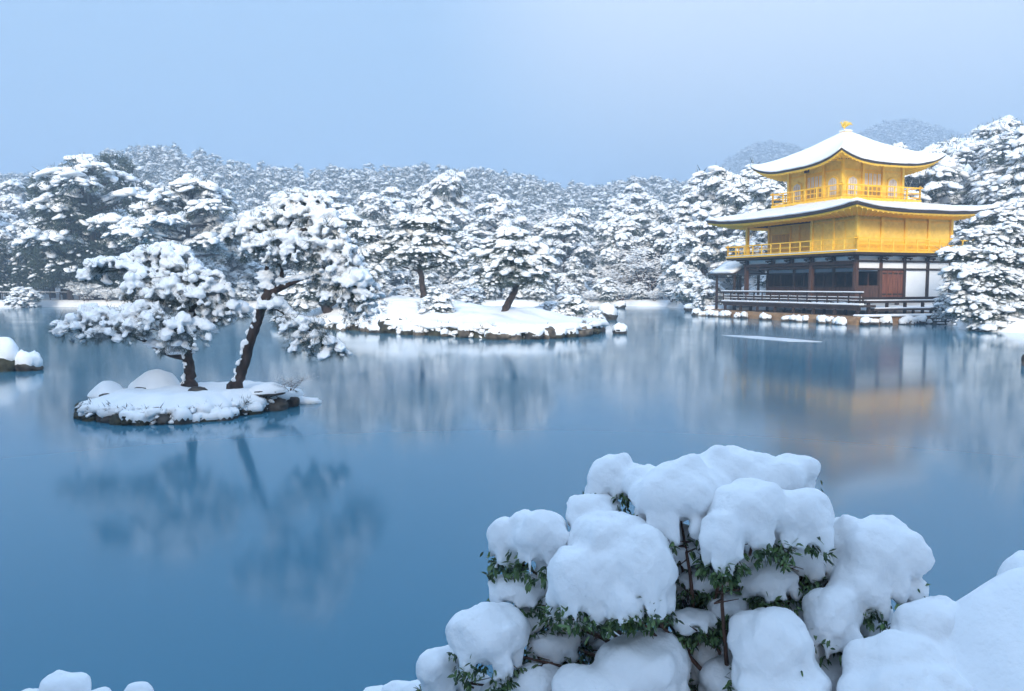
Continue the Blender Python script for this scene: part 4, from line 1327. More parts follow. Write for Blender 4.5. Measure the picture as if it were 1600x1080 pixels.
# right pine: tall, leaning, forked, a long cascade of branches to the right
px_pine('pine_tree', 'tall leaning pine with forked trunk and cascading snowy branches, right one on the islet', 'pine tree', 15.9,
        zb((832, 868, .135, 0), (862, 800, .125, 0), (890, 700, .115, 0), (925, 600, .11, 0), (945, 530, .105, 0), (975, 480, .10, 0), (1020, 455, .08, 0), (1022, 400, .065, 0), (1010, 345, .055, .1), (1030, 270, .05, .2), (1048, 220, .045, .2), (1055, 170, .03, .2)),
        [zb((965, 490, .06, 0), (958, 430, .05, 0), (965, 370, .04, .1), (985, 320, .03, .1)),
         zb((1015, 460, .075, 0), (1060, 440, .06, -.1), (1110, 420, .045, -.1), (1180, 398, .025, .2)),
         zb((955, 530, .06, 0), (1010, 545, .05, -.1), (1060, 580, .04, -.2), (1120, 620, .03, -.3), (1180, 680, .02, -.3)),
         zb((1040, 240, .045, .2), (1090, 225, .04, .2), (1140, 215, .03, .1), (1200, 300, .025, .1), (1290, 370, .02, 0)),
         zb((1048, 210, .035, .2), (1085, 150, .025, .3), (1110, 110, .02, .3)),
         zb((1012, 340, .03, .1), (940, 270, .022, .2), (870, 230, .015, .3)),
         zb((1035, 250, .03, .2), (960, 200, .02, .3))],
        [zpad(1110, 100, 90, 34, .3, .97), zpad(1060, 150, 60, 40, .2, .9), zpad(1180, 120, 55, 50, .2, .97), zpad(1160, 170, 70, 45, .1, .95), zpad(1000, 190, 60, 40, .2, .95),
         zpad(900, 195, 70, 36, .3, .95), zpad(840, 225, 62, 40, .3, .95), zpad(930, 235, 60, 40, .2, .85), zpad(815, 255, 40, 30, .3, .9),
         zpad(1000, 290, 110, 42, 0, .97), zpad(1090, 320, 85, 60, -.1, .97), zpad(920, 300, 55, 45, .1, .95), zpad(1040, 345, 80, 35, -.2, .95),
         zpad(1190, 215, 65, 55, .1, .97), zpad(1240, 260, 75, 60, 0, .97), zpad(1190, 320, 55, 40, 0, .7),
         zpad(1290, 320, 70, 60, 0, .97), zpad(1250, 380, 80, 45, 0, .75), zpad(1330, 400, 70, 60, 0, .95), zpad(1290, 450, 80, 45, -.1, .85), zpad(1360, 470, 65, 60, -.1, .97), zpad(1200, 440, 55, 40, .1, .6),
         zpad(1330, 520, 70, 40, -.1, .9), zpad(1400, 540, 42, 52, -.1, .97), zpad(1250, 500, 60, 35, 0, .6), zpad(1395, 480, 40, 40, 0, .95), zpad(1350, 585, 50, 30, 0, .8),
         zpad(1010, 545, 50, 18, -.1, .9), zpad(1060, 600, 55, 26, -.2, .6), zpad(1130, 640, 90, 34, -.3, .55), zpad(1100, 700, 70, 40, -.3, .5), zpad(1190, 700, 80, 34, -.3, .65), zpad(1250, 735, 55, 20, -.3, .7)],
        .080, .112, .0205, 22, 1.8, .042, seed=5)
# little bare shrub at the foot of the leaning pine
sm = tree_meshes('islet_shrub', twig_shrub(44, 1.0, 1.2, 6, .035), M['needle'], M['snow'], M['twig'])
p = at(452, 605, 16.2)
place_tree(sm, 'bare_shrub', (p.x, p.y, .4), (.75, .75, .42), 0, 'thin leafless shrub beside the leaning pine on the islet', 'shrub')

# pines of the long island
def mid(name, label, D, trunk, branches, pads, seed, blob=.16, sp=.205, level=1, **kw):
    return px_pine(name, label, 'pine tree', D, trunk, branches, pads, blob, sp, None, 20, 1.9, .05, seed, level=level, **kw)
mid('pine_tree', 'round headed pine with curved trunk in the open snow of the long island', 42.0,
    [(787, 494, .24, 0), (792, 478, .22, 0), (800, 464, .20, 0), (805, 450, .18, 0), (803, 430, .14, 0), (798, 400, .09, 0), (800, 375, .05, 0)],
    [[(804, 450, .10, 0), (825, 440, .07, -.3), (845, 425, .04, -.3)], [(804, 446, .1, 0), (780, 436, .07, -.3), (755, 425, .04, -.3)]],
    [(800, 368, 26, 9, 0, .97, 0), (775, 385, 28, 9, .2, .95, 0), (825, 385, 26, 9, 0, .95, 0), (800, 392, 30, 9, -.8, .85, 0), (760, 403, 26, 9, -.2, .9, 0), (842, 408, 22, 9, -.2, .9, 0), (800, 412, 36, 8, -1.0, .7, 0),
     (768, 424, 30, 8, -.5, .75, 0), (830, 426, 28, 8, -.7, .75, 0), (755, 437, 20, 6, -.4, .7, 0), (800, 432, 34, 8, -1.1, .55, 0), (848, 432, 14, 7, 0, .8, 0), (775, 442, 22, 6, -.9, .6, 0), (828, 440, 22, 6, -.9, .6, 0)], 12)
mid('pine_tree', 'flat topped pine with straight reddish trunk on the crest of the long island', 47.0,
    [(662, 466, .22, 0), (660, 445, .20, 0), (657, 425, .18, 0), (655, 400, .14, 0), (652, 370, .08, 0)],
    [[(657, 424, .1, 0), (635, 418, .07, -.2), (615, 412, .04, -.2)], [(657, 422, .1, 0), (680, 416, .07, 0), (705, 412, .04, 0)]],
    [(660, 350, 40, 8, 0, 1, 0), (635, 346, 24, 8, .3, 1, 0), (690, 360, 24, 8, .2, .97, 0), (630, 372, 26, 8, 0, .95, 0), (672, 378, 30, 8, -.6, .95, 0), (618, 388, 24, 9, -.2, .95, 0), (655, 396, 36, 8, -.8, .85, 0), (696, 394, 26, 9, 0, .95, 0),
     (630, 408, 28, 7, -.5, .85, 0), (680, 412, 28, 7, -.4, .85, 0), (605, 402, 14, 8, 0, .9, 0), (712, 410, 18, 8, .1, .9, 0)], 13)
mid('young_conifer', 'small bushy young conifer on the slope of the long island', 42.8,
    [(684, 502, .10, 0), (684, 480, .08, 0), (683, 455, .04, 0)], [],
    [(682, 458, 12, 6, 0, .9, 0), (690, 468, 16, 6, 0, .75, 0), (674, 472, 16, 6, -.2, .75, 0), (690, 482, 20, 6, -.2, .7, 0), (672, 488, 18, 6, -.3, .75, 0), (694, 494, 20, 6, -.3, .7, 0), (680, 500, 18, 4, -.5, .7, 0)], 14, .13, .19)
mid('pine_tree', 'pine with thick slanting trunk at the left end of the long island', 46.5,
    [(540, 514, .42, 0), (528, 502, .40, 0), (514, 488, .36, .2), (505, 470, .30, .4), (505, 440, .2, .6), (515, 400, .1, .8)],
    [[(508, 475, .2, .3), (480, 465, .14, .2), (455, 458, .08, .2)], [(510, 480, .2, .3), (540, 460, .14, .3), (575, 440, .08, .3)]],
    [(540, 350, 30, 10, .6, .97, 0), (570, 372, 30, 10, .3, .95, 0), (520, 375, 34, 10, .8, .95, 0), (585, 395, 22, 10, .2, .95, 0), (545, 400, 34, 10, 0, .9, 0), (500, 410, 30, 10, .4, .95, 0), (575, 425, 26, 10, 0, .9, 0), (530, 435, 36, 9, -.4, .9, 0),
     (480, 440, 28, 10, 0, .9, 0), (455, 458, 22, 8, 0, .95, 0), (490, 462, 26, 8, -.5, .9, 0), (590, 448, 18, 9, .1, .9, 0), (560, 462, 22, 8, -.3, .85, 0), (470, 480, 22, 7, -.5, .8, 0)], 15)
# big low pine right of the pavilion, its boughs reaching over the water
rp = [(1560, 345, 42, 12, 1.5, .95, 0), (1610, 330, 40, 12, 1.5, .95, 0), (1590, 372, 48, 13, 1, .95, 0), (1530, 372, 34, 11, .8, .95, 0), (1505, 400, 30, 10, .2, .93, 0), (1555, 402, 44, 11, 0, .92, 0), (1610, 408, 40, 12, 0, .93, 0),
      (1500, 425, 24, 9, -.3, .93, 0), (1540, 430, 40, 11, -.6, .8, 0), (1590, 440, 44, 11, -.4, .9, 0), (1515, 448, 32, 9, -.6, .93, 0), (1560, 458, 40, 10, -.9, .9, 0), (1605, 470, 36, 10, -.6, .93, 0), (1498, 468, 22, 9, -.6, .9, 0), (1530, 476, 34, 9, -1, .9, 0),
      (1572, 486, 40, 9, -1.2, .9, 0), (1500, 490, 22, 8, -.8, .9, 0), (1535, 497, 30, 8, -1.3, .9, 0), (1590, 503, 36, 8, -1.3, .93, 0), (1548, 512, 30, 6, -1.5, .9, 0), (1600, 516, 28, 6, -1.5, .9, 0), (1484, 398, 14, 7, .1, .95, 0), (1488, 440, 12, 7, 0, .95, 0)]
mid('pine_tree', 'wide low pine with dense snowy boughs hiding the right end of the pavilion', 45.5,
    [(1585, 520, .3, 0), (1580, 495, .28, 0), (1570, 465, .25, .2), (1575, 430, .2, .4), (1580, 390, .14, .8), (1585, 350, .07, 1.2)],
    [[(1575, 470, .16, 0), (1540, 460, .11, -.2), (1505, 452, .06, -.4)], [(1578, 430, .14, .3), (1540, 410, .1, .1), (1505, 400, .05, 0)], [(1578, 490, .14, 0), (1545, 490, .1, -.6), (1515, 488, .05, -.8)], [(1575, 450, .14, .3), (1600, 430, .1, 0), (1620, 410, .05, 0)]],
    rp, 16, .16, .235)
# ------------------------------------------------------------------ the woods round the pond
SKY = [(-400, 262), (0, 268), (50, 258), (100, 240), (150, 242), (210, 246), (240, 262), (290, 268), (340, 255), (390, 270), (430, 290), (500, 295), (560, 290), (620, 290), (700, 282), (760, 285), (830, 278), (890, 297), (960, 290), (1010, 285), (1060, 268), (1110, 255), (1150, 250), (1200, 262), (1300, 240), (1400, 225), (1440, 215), (1480, 205), (1510, 195), (1550, 182), (1600, 198), (2000, 200)]
def proto(nm, wc, g='needle_far'):
    return tree_meshes(nm, wc, M[g], M['snow_far'], M['bark'])
PINES = [proto('forest_pine_a', pine_tree(101)), proto('forest_pine_b', pine_tree(102, spread=3.0, pads=14)), proto('forest_pine_c', pine_tree(103, spread=3.9, pads=18, low=.42)), proto('forest_pine_d', pine_tree(104, spread=2.8, pads=15, low=.25))]
ROUNDS = [proto('broad_a', round_tree(111)), proto('broad_b', round_tree(112, wid=3.0, lobes=13, snow_p=.75), 'needle_dusty'), proto('broad_c', round_tree(113, wid=3.8, lobes=13, snow_p=.9, spacing=.33)), proto('broad_d', round_tree(114, wid=3.3, snow_p=.8, size=.26, spacing=.34))]
CEDARS = [proto('cedar_a', cedar_tree(121)), proto('cedar_b', cedar_tree(122, wid=2.9))]
DARKS = [proto('dark_a', round_tree(131, wid=3.8, snow_p=.14, size=.26, spacing=.36), 'needle_dark'), proto('dark_b', round_tree(132, wid=3.4, snow_p=.10, size=.26, spacing=.36), 'needle_dark')]
SHRUBS = [proto('shrub_a', round_tree(141, h=3.0, wid=1.9, lobes=9, size=.24, spacing=.30, low=.05, snow_p=.95)), proto('shrub_b', round_tree(142, h=3.0, wid=2.2, lobes=10, size=.22, spacing=.28, low=.05, snow_p=.85), 'needle_dusty')]
BARES = [tree_meshes('bare_a', twig_shrub(153, 8.0, 2.0, 7, .045, 4, 1.0), M['twig_frost'], M['snow_far'], M['twig']), tree_meshes('bare_b', twig_shrub(154, 8.0, 3.0, 8, .045, 4, .8), M['twig_frost'], M['snow_far'], M['twig'])]
TWIGS = [tree_meshes('twigs_a', twig_shrub(151), M['twig_frost'], M['snow_far'], M['twig']), tree_meshes('twigs_b', twig_shrub(152, 3.4, 2.6, 20), M['twig_frost'], M['snow_far'], M['twig'])]

KINDS = {'p': (PINES, 10.0, 'pine_tree', 'pine tree', 'snow laden pine with layered boughs in the woods behind the pond', 'pines in the woods'),
         'r': (ROUNDS, 10.0, 'evergreen_tree', 'tree', 'rounded snow covered evergreen in the woods behind the pond', 'rounded evergreens in the woods'),
         'c': (CEDARS, 12.0, 'cedar_tree', 'cedar', 'pointed snow covered cedar in the woods behind the pond', 'cedars in the woods'),
         'd': (DARKS, 10.0, 'dark_evergreen', 'tree', 'dark evergreen with little snow in the woods on the left shore', 'dark evergreens on the left shore'),
         'b': (BARES, 9.0, 'bare_tree', 'tree', 'leafless tree white with frost in the woods behind the pond', 'bare frosted trees in the woods'),
         's': (SHRUBS, 3.0, 'evergreen_shrub', 'shrub', 'snow heaped evergreen shrub on the far shore', 'evergreen shrubs on the far shore'),
         't': (TWIGS, 3.0, 'twiggy_shrub', 'shrub', 'leafless shrub with snow on every twig on the far shore', 'twiggy shrubs on the far shore')}
TR = random.Random(77)
PLANTED = []
def plant(px, Y, h, kind, sxy=1.0):
    X = (px - CX) / F_PX * Y
    z = float(ground_h(np.array([X]), np.array([Y]))[0])
    zmax = CAM_H + (447 - float(interp(px, SKY))) / F_PX * Y
    if px > 1400 and Y < 66: zmax = CAM_H + (447 - 352) / F_PX * Y
    h = min(h, zmax - z + TR.uniform(-.9, .3))
    if h < .8: return None
    ms, h0, nm, cat, lab, grp = KINDS[kind]
    s = h / h0
    k = min(max(s, .75), 1.5) if kind not in 'st' else s
    w = (k * .55 + s * .45) * sxy * TR.uniform(.92, 1.1)
    o = place_tree(TR.choice(ms), nm, (X, Y, z - .1), (w, w, s), TR.uniform(0, 6.28), lab, cat, grp)
    PLANTED.append((kind, px, Y - float(interp(px, SHORE)), o))
    return o
def in_building(px, Y):
    return 1085 < px < 1560 and Y < 77 + max(0, (1200 - px)) * .02
# rows of trees climbing away from the shore
n_tree = 0
for ri, (off, h0, h1, sp) in enumerate(((3.5, 4.5, 8.5, 5.2), (9, 6.5, 11.5, 6.4), (17, 9, 14.5, 7.4), (27, 10, 16, 8.2), (40, 11, 17, 8.6), (57, 12, 18, 9.4))):
    px = -70.0
    while px < 1690:
        d = float(interp(px, SHORE))
        if 1080 < px < 1500: d = max(d, 76.0)
        Y = d + off + TR.uniform(-2.2, 2.2)
        step = sp * TR.uniform(.75, 1.3) * F_PX / Y
        if not in_building(px, Y):
            if px < 225 and ri < 4: kind = TR.choice('dddr' if ri < 2 else 'ddrp')
            elif px > 1150: kind = TR.choice('pppcrrb')
            else: kind = TR.choice('pppprrrrccb' if ri > 0 else 'pprrsb')
            if px > 1600 and ri == 0: kind = 'p'
            h = TR.uniform(h0, h1) * (1.7 if kind == 'd' else 1) * (1.35 if px > 970 else 1.0) * (.6 if kind == 's' else 1)
            if 190 < px < 240 or not (200 < px < 235):
                if plant(px, Y, h, kind): n_tree += 1
        px += step
# shrubs along the water
px = 100.0
while px < 1150:
    d = float(interp(px, SHORE))
    Y = d + TR.uniform(.6, 2.6)
    if not in_building(px, Y) and not (px < 118):
        plant(px, Y, TR.uniform(1.4, 3.0), TR.choice('sstt'))
    px += TR.uniform(1.6, 3.0) * F_PX / Y
# single trees that show by themselves
def solo(px, py_base, py_top, Y, kind, which, label, w=1.0, rz=0.0):
    X = (px - CX) / F_PX * Y
    z = at(px, py_base, Y).z
    ms, h0, nm, cat, _, _ = KINDS[kind]
    h = at(px, py_top, Y).z - z
    return place_tree(ms[which], nm, (X, Y, z), (w * h / h0, w * h / h0, h / h0), rz, label, cat)
solo(285, 476, 272, 84, 'p', 2, 'umbrella shaped pine with bare upper trunk rising behind the left islet pine', 1.05, .6)
solo(150, 482, 238, 99, 'p', 1, 'tallest pine of the left shore with crooked snowy boughs', 1.1, 2.0)
solo(38, 481, 452, 93, 's', 1, 'little snowy shrub alone on the low bank by the fence', 1.3)
solo(1548, 460, 182, 92, 'c', 1, 'tall cedar on the slope at the right standing above the pavilion', .8, 1.0)
solo(700, 470, 265, 135, 'r', 0, 'dark topped evergreen rising above the woods behind the long island', .8, 1.0)
for px_, pb_, pt_, D_, k_, w_, lab_ in ((892, 507, 463, 44.5, 0, 1.1, 'bushy snowy shrub on the right end of the long island'), (858, 500, 474, 47, 1, 1.3, 'low snowy shrub right of the round headed island pine'), (602, 508, 474, 45.5, 1, 1.2, 'snow heaped shrub at the left shoulder of the long island'), (566, 508, 484, 47, 0, 1.2, 'small snowy shrub beside the slanting island trunk'), (930, 512, 488, 44, 1, 1.1, 'knee high snowy shrub at the tip of the long island'), (735, 476, 452, 51, 0, 1.5, 'snowy shrub on the crest between the two island pines'), (632, 474, 450, 50, 1, 1.4, 'snowy shrub behind the flat topped island pine')):
    solo(px_, pb_, pt_, D_, 's', k_, lab_, w_, px_ * .7)
# unseen evergreens added behind the viewer to keep the low sun off the foreground
for i_, (X_, Y_, h_, k_) in enumerate(((-27, -12, 12, 'r'), (-21, -9, 12.5, 'p'), (-16, -11, 13, 'r'), (-11.5, -8.5, 12, 'r'), (-7, -11, 13, 'c'), (-3, -9, 12, 'r'), (1.5, -11.5, 13, 'r'), (6, -9, 12, 'p'), (10.5, -11, 12.5, 'r'), (15, -9.5, 12, 'r'), (20, -12, 13, 'p'), (26, -10, 12, 'r'))):
    h_ *= 1.08
    ms, h0, nm, cat, _, _ = KINDS[k_]
    place_tree(ms[i_ % len(ms)], nm, (X_, Y_, .3), (1.25, 1.25, h_ / h0), i_ * 1.3, 'unseen evergreen added behind the viewer to shade the foreground, number %s from the left' % ('one', 'two', 'three', 'four', 'five', 'six', 'seven', 'eight', 'nine', 'ten', 'eleven', 'twelve')[i_], cat, 'added shade trees behind the viewer')
# shrubs close round the pavilion's landing
for i, (px, Y, h, k, lab) in enumerate(((1478, 50.5, 1.6, 's', 'snowy shrub at the corner of the pavilion landing'), (1108, 72, 2.6, 's', 'snowy shrub on the bank behind the fishing deck'), (1075, 84, 3.2, 't', 'bare snowy shrub between the far bank and the fishing deck'))):
    p = at(px, 447 + (CAM_H - .5) * F_PX / Y, Y)
    ms, h0, nm, cat, _, _ = KINDS[k]
    place_tree(ms[0], nm, (p.x, p.y, .3), (h / h0,) * 3, 1.1 * i, lab, cat)

# a label of its own for every tree: its kind, its rank behind the shore and the landmark it is seen beside
MARKS = [(60, 'at the left picture edge'), (150, 'above the bank fence'), (235, 'left above the low islet pine'), (330, 'behind the low islet pine'), (420, 'between the two islet pines'), (520, 'behind the leaning islet pine'), (600, 'right of the leaning islet pine'), (720, 'behind the flat topped island pine'), (860, 'behind the round headed island pine'), (950, 'behind the island tip'), (1060, 'left of the fishing deck'), (1170, 'left of the pavilion roofs'), (1320, 'behind pavilion, left half'), (1470, 'behind pavilion, right half'), (1545, 'just right of the pavilion roofs'), (3000, 'at the right picture edge')]
WHAT = {'p': 'snowy layered pine', 'r': 'snowy round evergreen', 'c': 'snowy pointed cedar', 'b': 'frosted bare tree', 'd': 'dark evergreen', 's': 'snow heaped shrub', 't': 'bare snowy shrub'}
ORD = ['leftmost', 'second from left', 'third from left', 'fourth from left', 'fifth from left', 'sixth from left', 'rightmost']
buckets = {}
for kind, px_, off_, o_ in PLANTED:
    mk = next(t_ for lim, t_ in MARKS if px_ < lim)
    band = 'on the shore' if kind in 'st' or off_ < 6 else 'in the front ranks' if off_ < 22 else 'up the slope'
    buckets.setdefault((kind, mk, band), []).append((px_, o_))
for (kind, mk, band), lst in buckets.items():
    lst.sort(key=lambda e_: e_[0])
    for i_, (_, o_) in enumerate(lst):
        o_['label'] = '%s %s %s' % (WHAT[kind], band, mk) + ('' if len(lst) == 1 else ', ' + ORD[min(i_, 6)])

# low fence along the left bank
fence = empty('bank_fence', (0, 0, 0))
tag(fence, 'low post and rail fence running along the far left bank', 'fence')
fp = []
for px in range(-40, 150, 15):
    Y = float(interp(px, SHORE)) + 2.6
    X = (px - CX) / F_PX * Y
    z = float(ground_h(np.array([X]), np.array([Y]))[0])
    fp.append(Vector((X, Y, z)))
    MB().cyl(X, Y, z - .2, z + 1.0, .06, 8).build('post', M['dark_wood'], fence)
for a, c in zip(fp[:-1], fp[1:]):
    MB().tube([a + Vector((0, 0, .92)), c + Vector((0, 0, .92))], .045, 6).build('rail', M['dark_wood'], fence)
    MB().tube([a + Vector((0, 0, .98)), c + Vector((0, 0, .98))], .04, 6).build('rail_snow', M['snow'], fence)

# the woods farther up the hills: one mass of low detail trees set out on points
def joined(nm, wc, g):
    wood, cr = wc
    sv, sf, nv, nf = cr.arrays()
    V = np.concatenate([nv, sv]); F = np.concatenate([nf, sf + len(nv)])
    me = mesh_np(nm, V, [F], [M[g], M['needle_dark'], M['snow_far']], True, np.concatenate([np.concatenate(cr.nm), np.full(len(sf), 2)]))
    return bpy.data.objects.new(nm, me)
far_col = bpy.data.collections.new('far_tree_shapes')
for i in range(3):
    far_col.objects.link(joined('far_round', round_tree(161 + i, h=9, wid=3.0, lobes=9, size=.62, spacing=.85, snow_p=(.45, .25, .5)[i], level=0, count=7), 'needle_far'))
far_col.objects.link(joined('far_cedar', round_tree(171, h=11, wid=2.3, lobes=11, size=.55, spacing=.8, snow_p=.4, level=0, count=7), 'needle_far'))
far_col.objects.link(joined('far_pine', pine_tree(172, h=11, spread=3.2, pads=10, size=.62, spacing=.85, snow_p=.5, level=0, count=7), 'needle_far'))
def scatter(name, label, pts, smin, smax):
    me = bpy.data.meshes.new(name)
    me.vertices.add(len(pts)); me.vertices.foreach_set('co', np.asarray(pts, np.float32).ravel())
    o = link(name, me)
    tag(o, label, kind='stuff')
    g = bpy.data.node_groups.new(name, 'GeometryNodeTree')
    g.interface.new_socket('Geometry', in_out='INPUT', socket_type='NodeSocketGeometry')
    g.interface.new_socket('Geometry', in_out='OUTPUT', socket_type='NodeSocketGeometry')
    gi, go = g.nodes.new('NodeGroupInput'), g.nodes.new('NodeGroupOutput')
    ci = g.nodes.new('GeometryNodeCollectionInfo'); ci.inputs['Collection'].default_value = far_col
    ci.inputs['Separate Children'].default_value = True; ci.inputs['Reset Children'].default_value = True
    ip = g.nodes.new('GeometryNodeInstanceOnPoints'); ip.inputs['Pick Instance'].default_value = True
    rr = g.nodes.new('FunctionNodeRandomValue'); rr.data_type = 'FLOAT_VECTOR'
    rr.inputs[0].default_value = (0, 0, 0); rr.inputs[1].default_value = (0, 0, 6.28)
    rs = g.nodes.new('FunctionNodeRandomValue'); rs.data_type = 'FLOAT'
    rs.inputs[2].default_value = smin; rs.inputs[3].default_value = smax; rs.inputs['Seed'].default_value = 5
    g.links.new(gi.outputs[0], ip.inputs['Points']); g.links.new(ci.outputs[0], ip.inputs['Instance'])
    g.links.new(rr.outputs[0], ip.inputs['Rotation']); g.links.new(rs.outputs[1], ip.inputs['Scale'])
    g.links.new(ip.outputs[0], go.inputs[0])
    md = o.modifiers.new('scatter', 'NODES'); md.node_group = g
    return o
def hill_points(seed, n, y0, y1, pxa, pxb):
    r = np.random.default_rng(seed)
    Y = np.sqrt(r.uniform(y0 ** 2, y1 ** 2, n)); px = r.uniform(pxa, pxb, n)
    X = (px - CX) / F_PX * Y
    Z = ground_h(X, Y)
    return np.stack([X, Y, Z - .3], 1), px
P1, px1 = hill_points(1, 5200, 150, 430, -350, 1950)
shore1 = interp(px1, SHORE)
P1 = P1[(P1[:, 1] > shore1 + 62)]
scatter('hill_woods', 'snowy woods covering the hills behind the pond', P1, .40, .95)
P2, _ = hill_points(2, 5000, 620, 1000, 950, 1750)
scatter('far_hill_woods', 'hazy woods on the far blue hills behind the pavilion', P2, .9, 1.5)

# ------------------------------------------------------------------ the snowy air
hz = MB().box(-4300, 4300, -60, 4200, -2.0, 260.0).build('haze', M['snow'], None)
hz.data.materials.clear()
hm = bpy.data.materials.new('haze')
hm.use_nodes = True
hn = hm.node_tree
for n_ in list(hn.nodes): hn.nodes.remove(n_)
ho = hn.nodes.new('ShaderNodeOutputMaterial')
hv = hn.nodes.new('ShaderNodeVolumePrincipled')
hv.inputs['Color'].default_value = (.56, .71, .87, 1)
hv.inputs['Density'].default_value = .0017
hv.inputs['Anisotropy'].default_value = 0.0
hn.links.new(hv.outputs[0], ho.inputs['Volume'])
hz.data.materials.append(hm)
tag(hz, 'cold snowy haze in the air', kind='stuff')
# ------------------------------------------------------------------ the near bank and the snow-loaded bush
BANK = [(-9.0, 2.6, .30), (-4.0, 2.9, .30), (-2.2, 3.2, .28), (-1.2, 3.5, .24), (-.6, 3.8, .20), (0.2, 4.3, .16), (1.2, 4.6, .20), (1.75, 4.5, .28), (2.15, 4.42, .50), (2.45, 4.42, .84), (2.75, 4.45, .96), (3.2, 4.62, 1.02), (4.2, 4.8, 1.1), (9.0, 5.0, 1.1)]
bx = np.linspace(-8.5, 8.5, 240); by = np.linspace(-4.0, 5.9, 160)
BX, BY = np.meshgrid(bx, by)
ed = np.interp(BX, [a for a, _, _ in BANK], [b_ for _, b_, _ in BANK]) + .10 * snoise2(BX * 2.2, BX * 0, 5)
zt = np.interp(BX, [a for a, _, _ in BANK], [c_ for _, _, c_ in BANK])
t = np.clip((ed - BY) / .55, -1.2, 1)
BZ = np.where(t > 0, zt - .30 * (1 - t) ** 2.6, zt - .30 + t * 1.3) + .09 * snoise2(BX * 1.6, BY * 1.6, 6) + .045 * snoise2(BX * 4, BY * 4, 7) + .014 * snoise2(BX * 11, BY * 11, 9)
BZ = BZ - .50 * np.clip((ed - .35 - BY) / .9, 0, 1) * sstep(1.2, 2.2, BX)      # dips behind the crest
BZ = np.maximum(BZ, -.65)
ii = np.arange(BX.size).reshape(BX.shape)
q = np.stack([ii[:-1, :-1], ii[:-1, 1:], ii[1:, 1:], ii[1:, :-1]], -1).reshape(-1, 4)
bank = link('near_bank', mesh_np('near_bank', np.stack([BX, BY, BZ], -1).reshape(-1, 3), [q], M['snow_near']))
tag(bank, 'deep snow on the near bank', kind='structure')

LEAF_V = np.array([(0, 0, 0), (.30, .17, .03), (.30, -.17, .03), (.65, .16, .0), (.65, -.16, .0), (1.0, 0, -.08), (.33, 0, -.03), (.65, 0, -.045)])
LEAF_F = np.array([(0, 6, 1), (0, 2, 6), (1, 6, 7), (1, 7, 3), (2, 7, 6), (2, 4, 7), (3, 7, 5), (7, 4, 5)], np.int32)
def leaf_cluster(c, out, rng, n, size, down=.55):
    d = norm(np.tile(out, (n, 1)) * .7 + rng.normal(0, .65, (n, 3)) + np.array([0, 0, -down]))
    up = norm(np.array([0, 0, 1.0]) + rng.normal(0, .45, (n, 3)))
    y = norm(np.cross(up, d)); z = np.cross(d, y)
    s = size * rng.uniform(.6, 1.2, n)
    P = np.asarray(c)[None, None] + rng.normal(0, .012, (n, 1, 3)) + (LEAF_V[None, :, :1] * d[:, None] + LEAF_V[None, :, 1:2] * y[:, None] + LEAF_V[None, :, 2:] * z[:, None]) * s[:, None, None]
    return P.reshape(-1, 3), (LEAF_F[None] + (np.arange(n) * 8)[:, None, None]).reshape(-1, 3)

def lobe_parts(px, py, hw, hh, D, rng, fringe=13, hang=1.2):
    """ellipsoids of one pillow of snow, and rim points for leaves"""
    k = D / F_PX
    c = np.array(at(px, py, D))
    rx, rz = hw * k * 1.06, hh * k * 1.04
    ry = min(rx, .85 * (rx + rz) / 2)
    C, R = [c], [(rx * .90, ry * .90, rz * .84)]
    for i in range(12):                     # swellings over the top
        d = norm(rng.normal(0, 1, 3)); d[2] = abs(d[2]) * .8 + .05
        C.append(c + d * np.array([rx, ry, rz]) * rng.uniform(.42, .60)); f = rng.uniform(.32, .52); R.append((rx * f, ry * f, rz * f))
    rim = []
    a0 = rng.uniform(0, 6.28)
    for i in range(fringe):                 # hanging fringe round the lower rim
        a = a0 + i * 2 * math.pi / fringe + rng.uniform(-.3, .3)
        rr = rng.uniform(.60, .84)
        p = c + np.array([math.cos(a) * rx * rr, math.sin(a) * ry * rr, -rz * rng.uniform(.35, .75)])
        w = rng.uniform(.12, .25)
        C.append(p); R.append((rx * w, ry * w, rz * rng.uniform(.30, .50) * hang))
        rim.append((p + np.array([math.cos(a) * rx * .10, math.sin(a) * ry * .10, -rz * .24]), np.array([math.cos(a), math.sin(a), -.2])))
    return C, R, rim, c, rx, rz

def fuse(C, R, rng, voxel=.0165):
    V0, F0 = ICO[3]
    Vs, Fs, n = [], [], 0
    for cc, r in zip(C, R):
        W = V0 * (1 + .10 * np.sin(V0[:, [0]] * 3 + n) * np.sin(V0[:, [1]] * 2.7 + n * .3)) * np.array(r)
        W[:, 2] = np.where(W[:, 2] < 0, W[:, 2] * .75, W[:, 2])
        Vs.append(W + cc); Fs.append(F0 + n); n += len(W)
    V, F, N = remesh(np.concatenate(Vs), [np.concatenate(Fs)], voxel, 9)
    s = rng.uniform(0, 9)
    low = np.clip(-N[:, 2:] + .3, 0, 1)
    def sn(f, ph): return np.sin(V[:, :1] * f + ph) * np.sin(V[:, 1:2] * f * 1.13 + ph * 2) * np.sin(V[:, 2:] * f * .91 + ph * 3)
    return V + N * (.022 * sn(11, s) + .013 * sn(21, s + 5) + .006 * sn(39, s + 1) + .003 * sn(88, s + 2) + low * (.008 * sn(120, s + 4) + .007 * sn(63, s + 6))), F

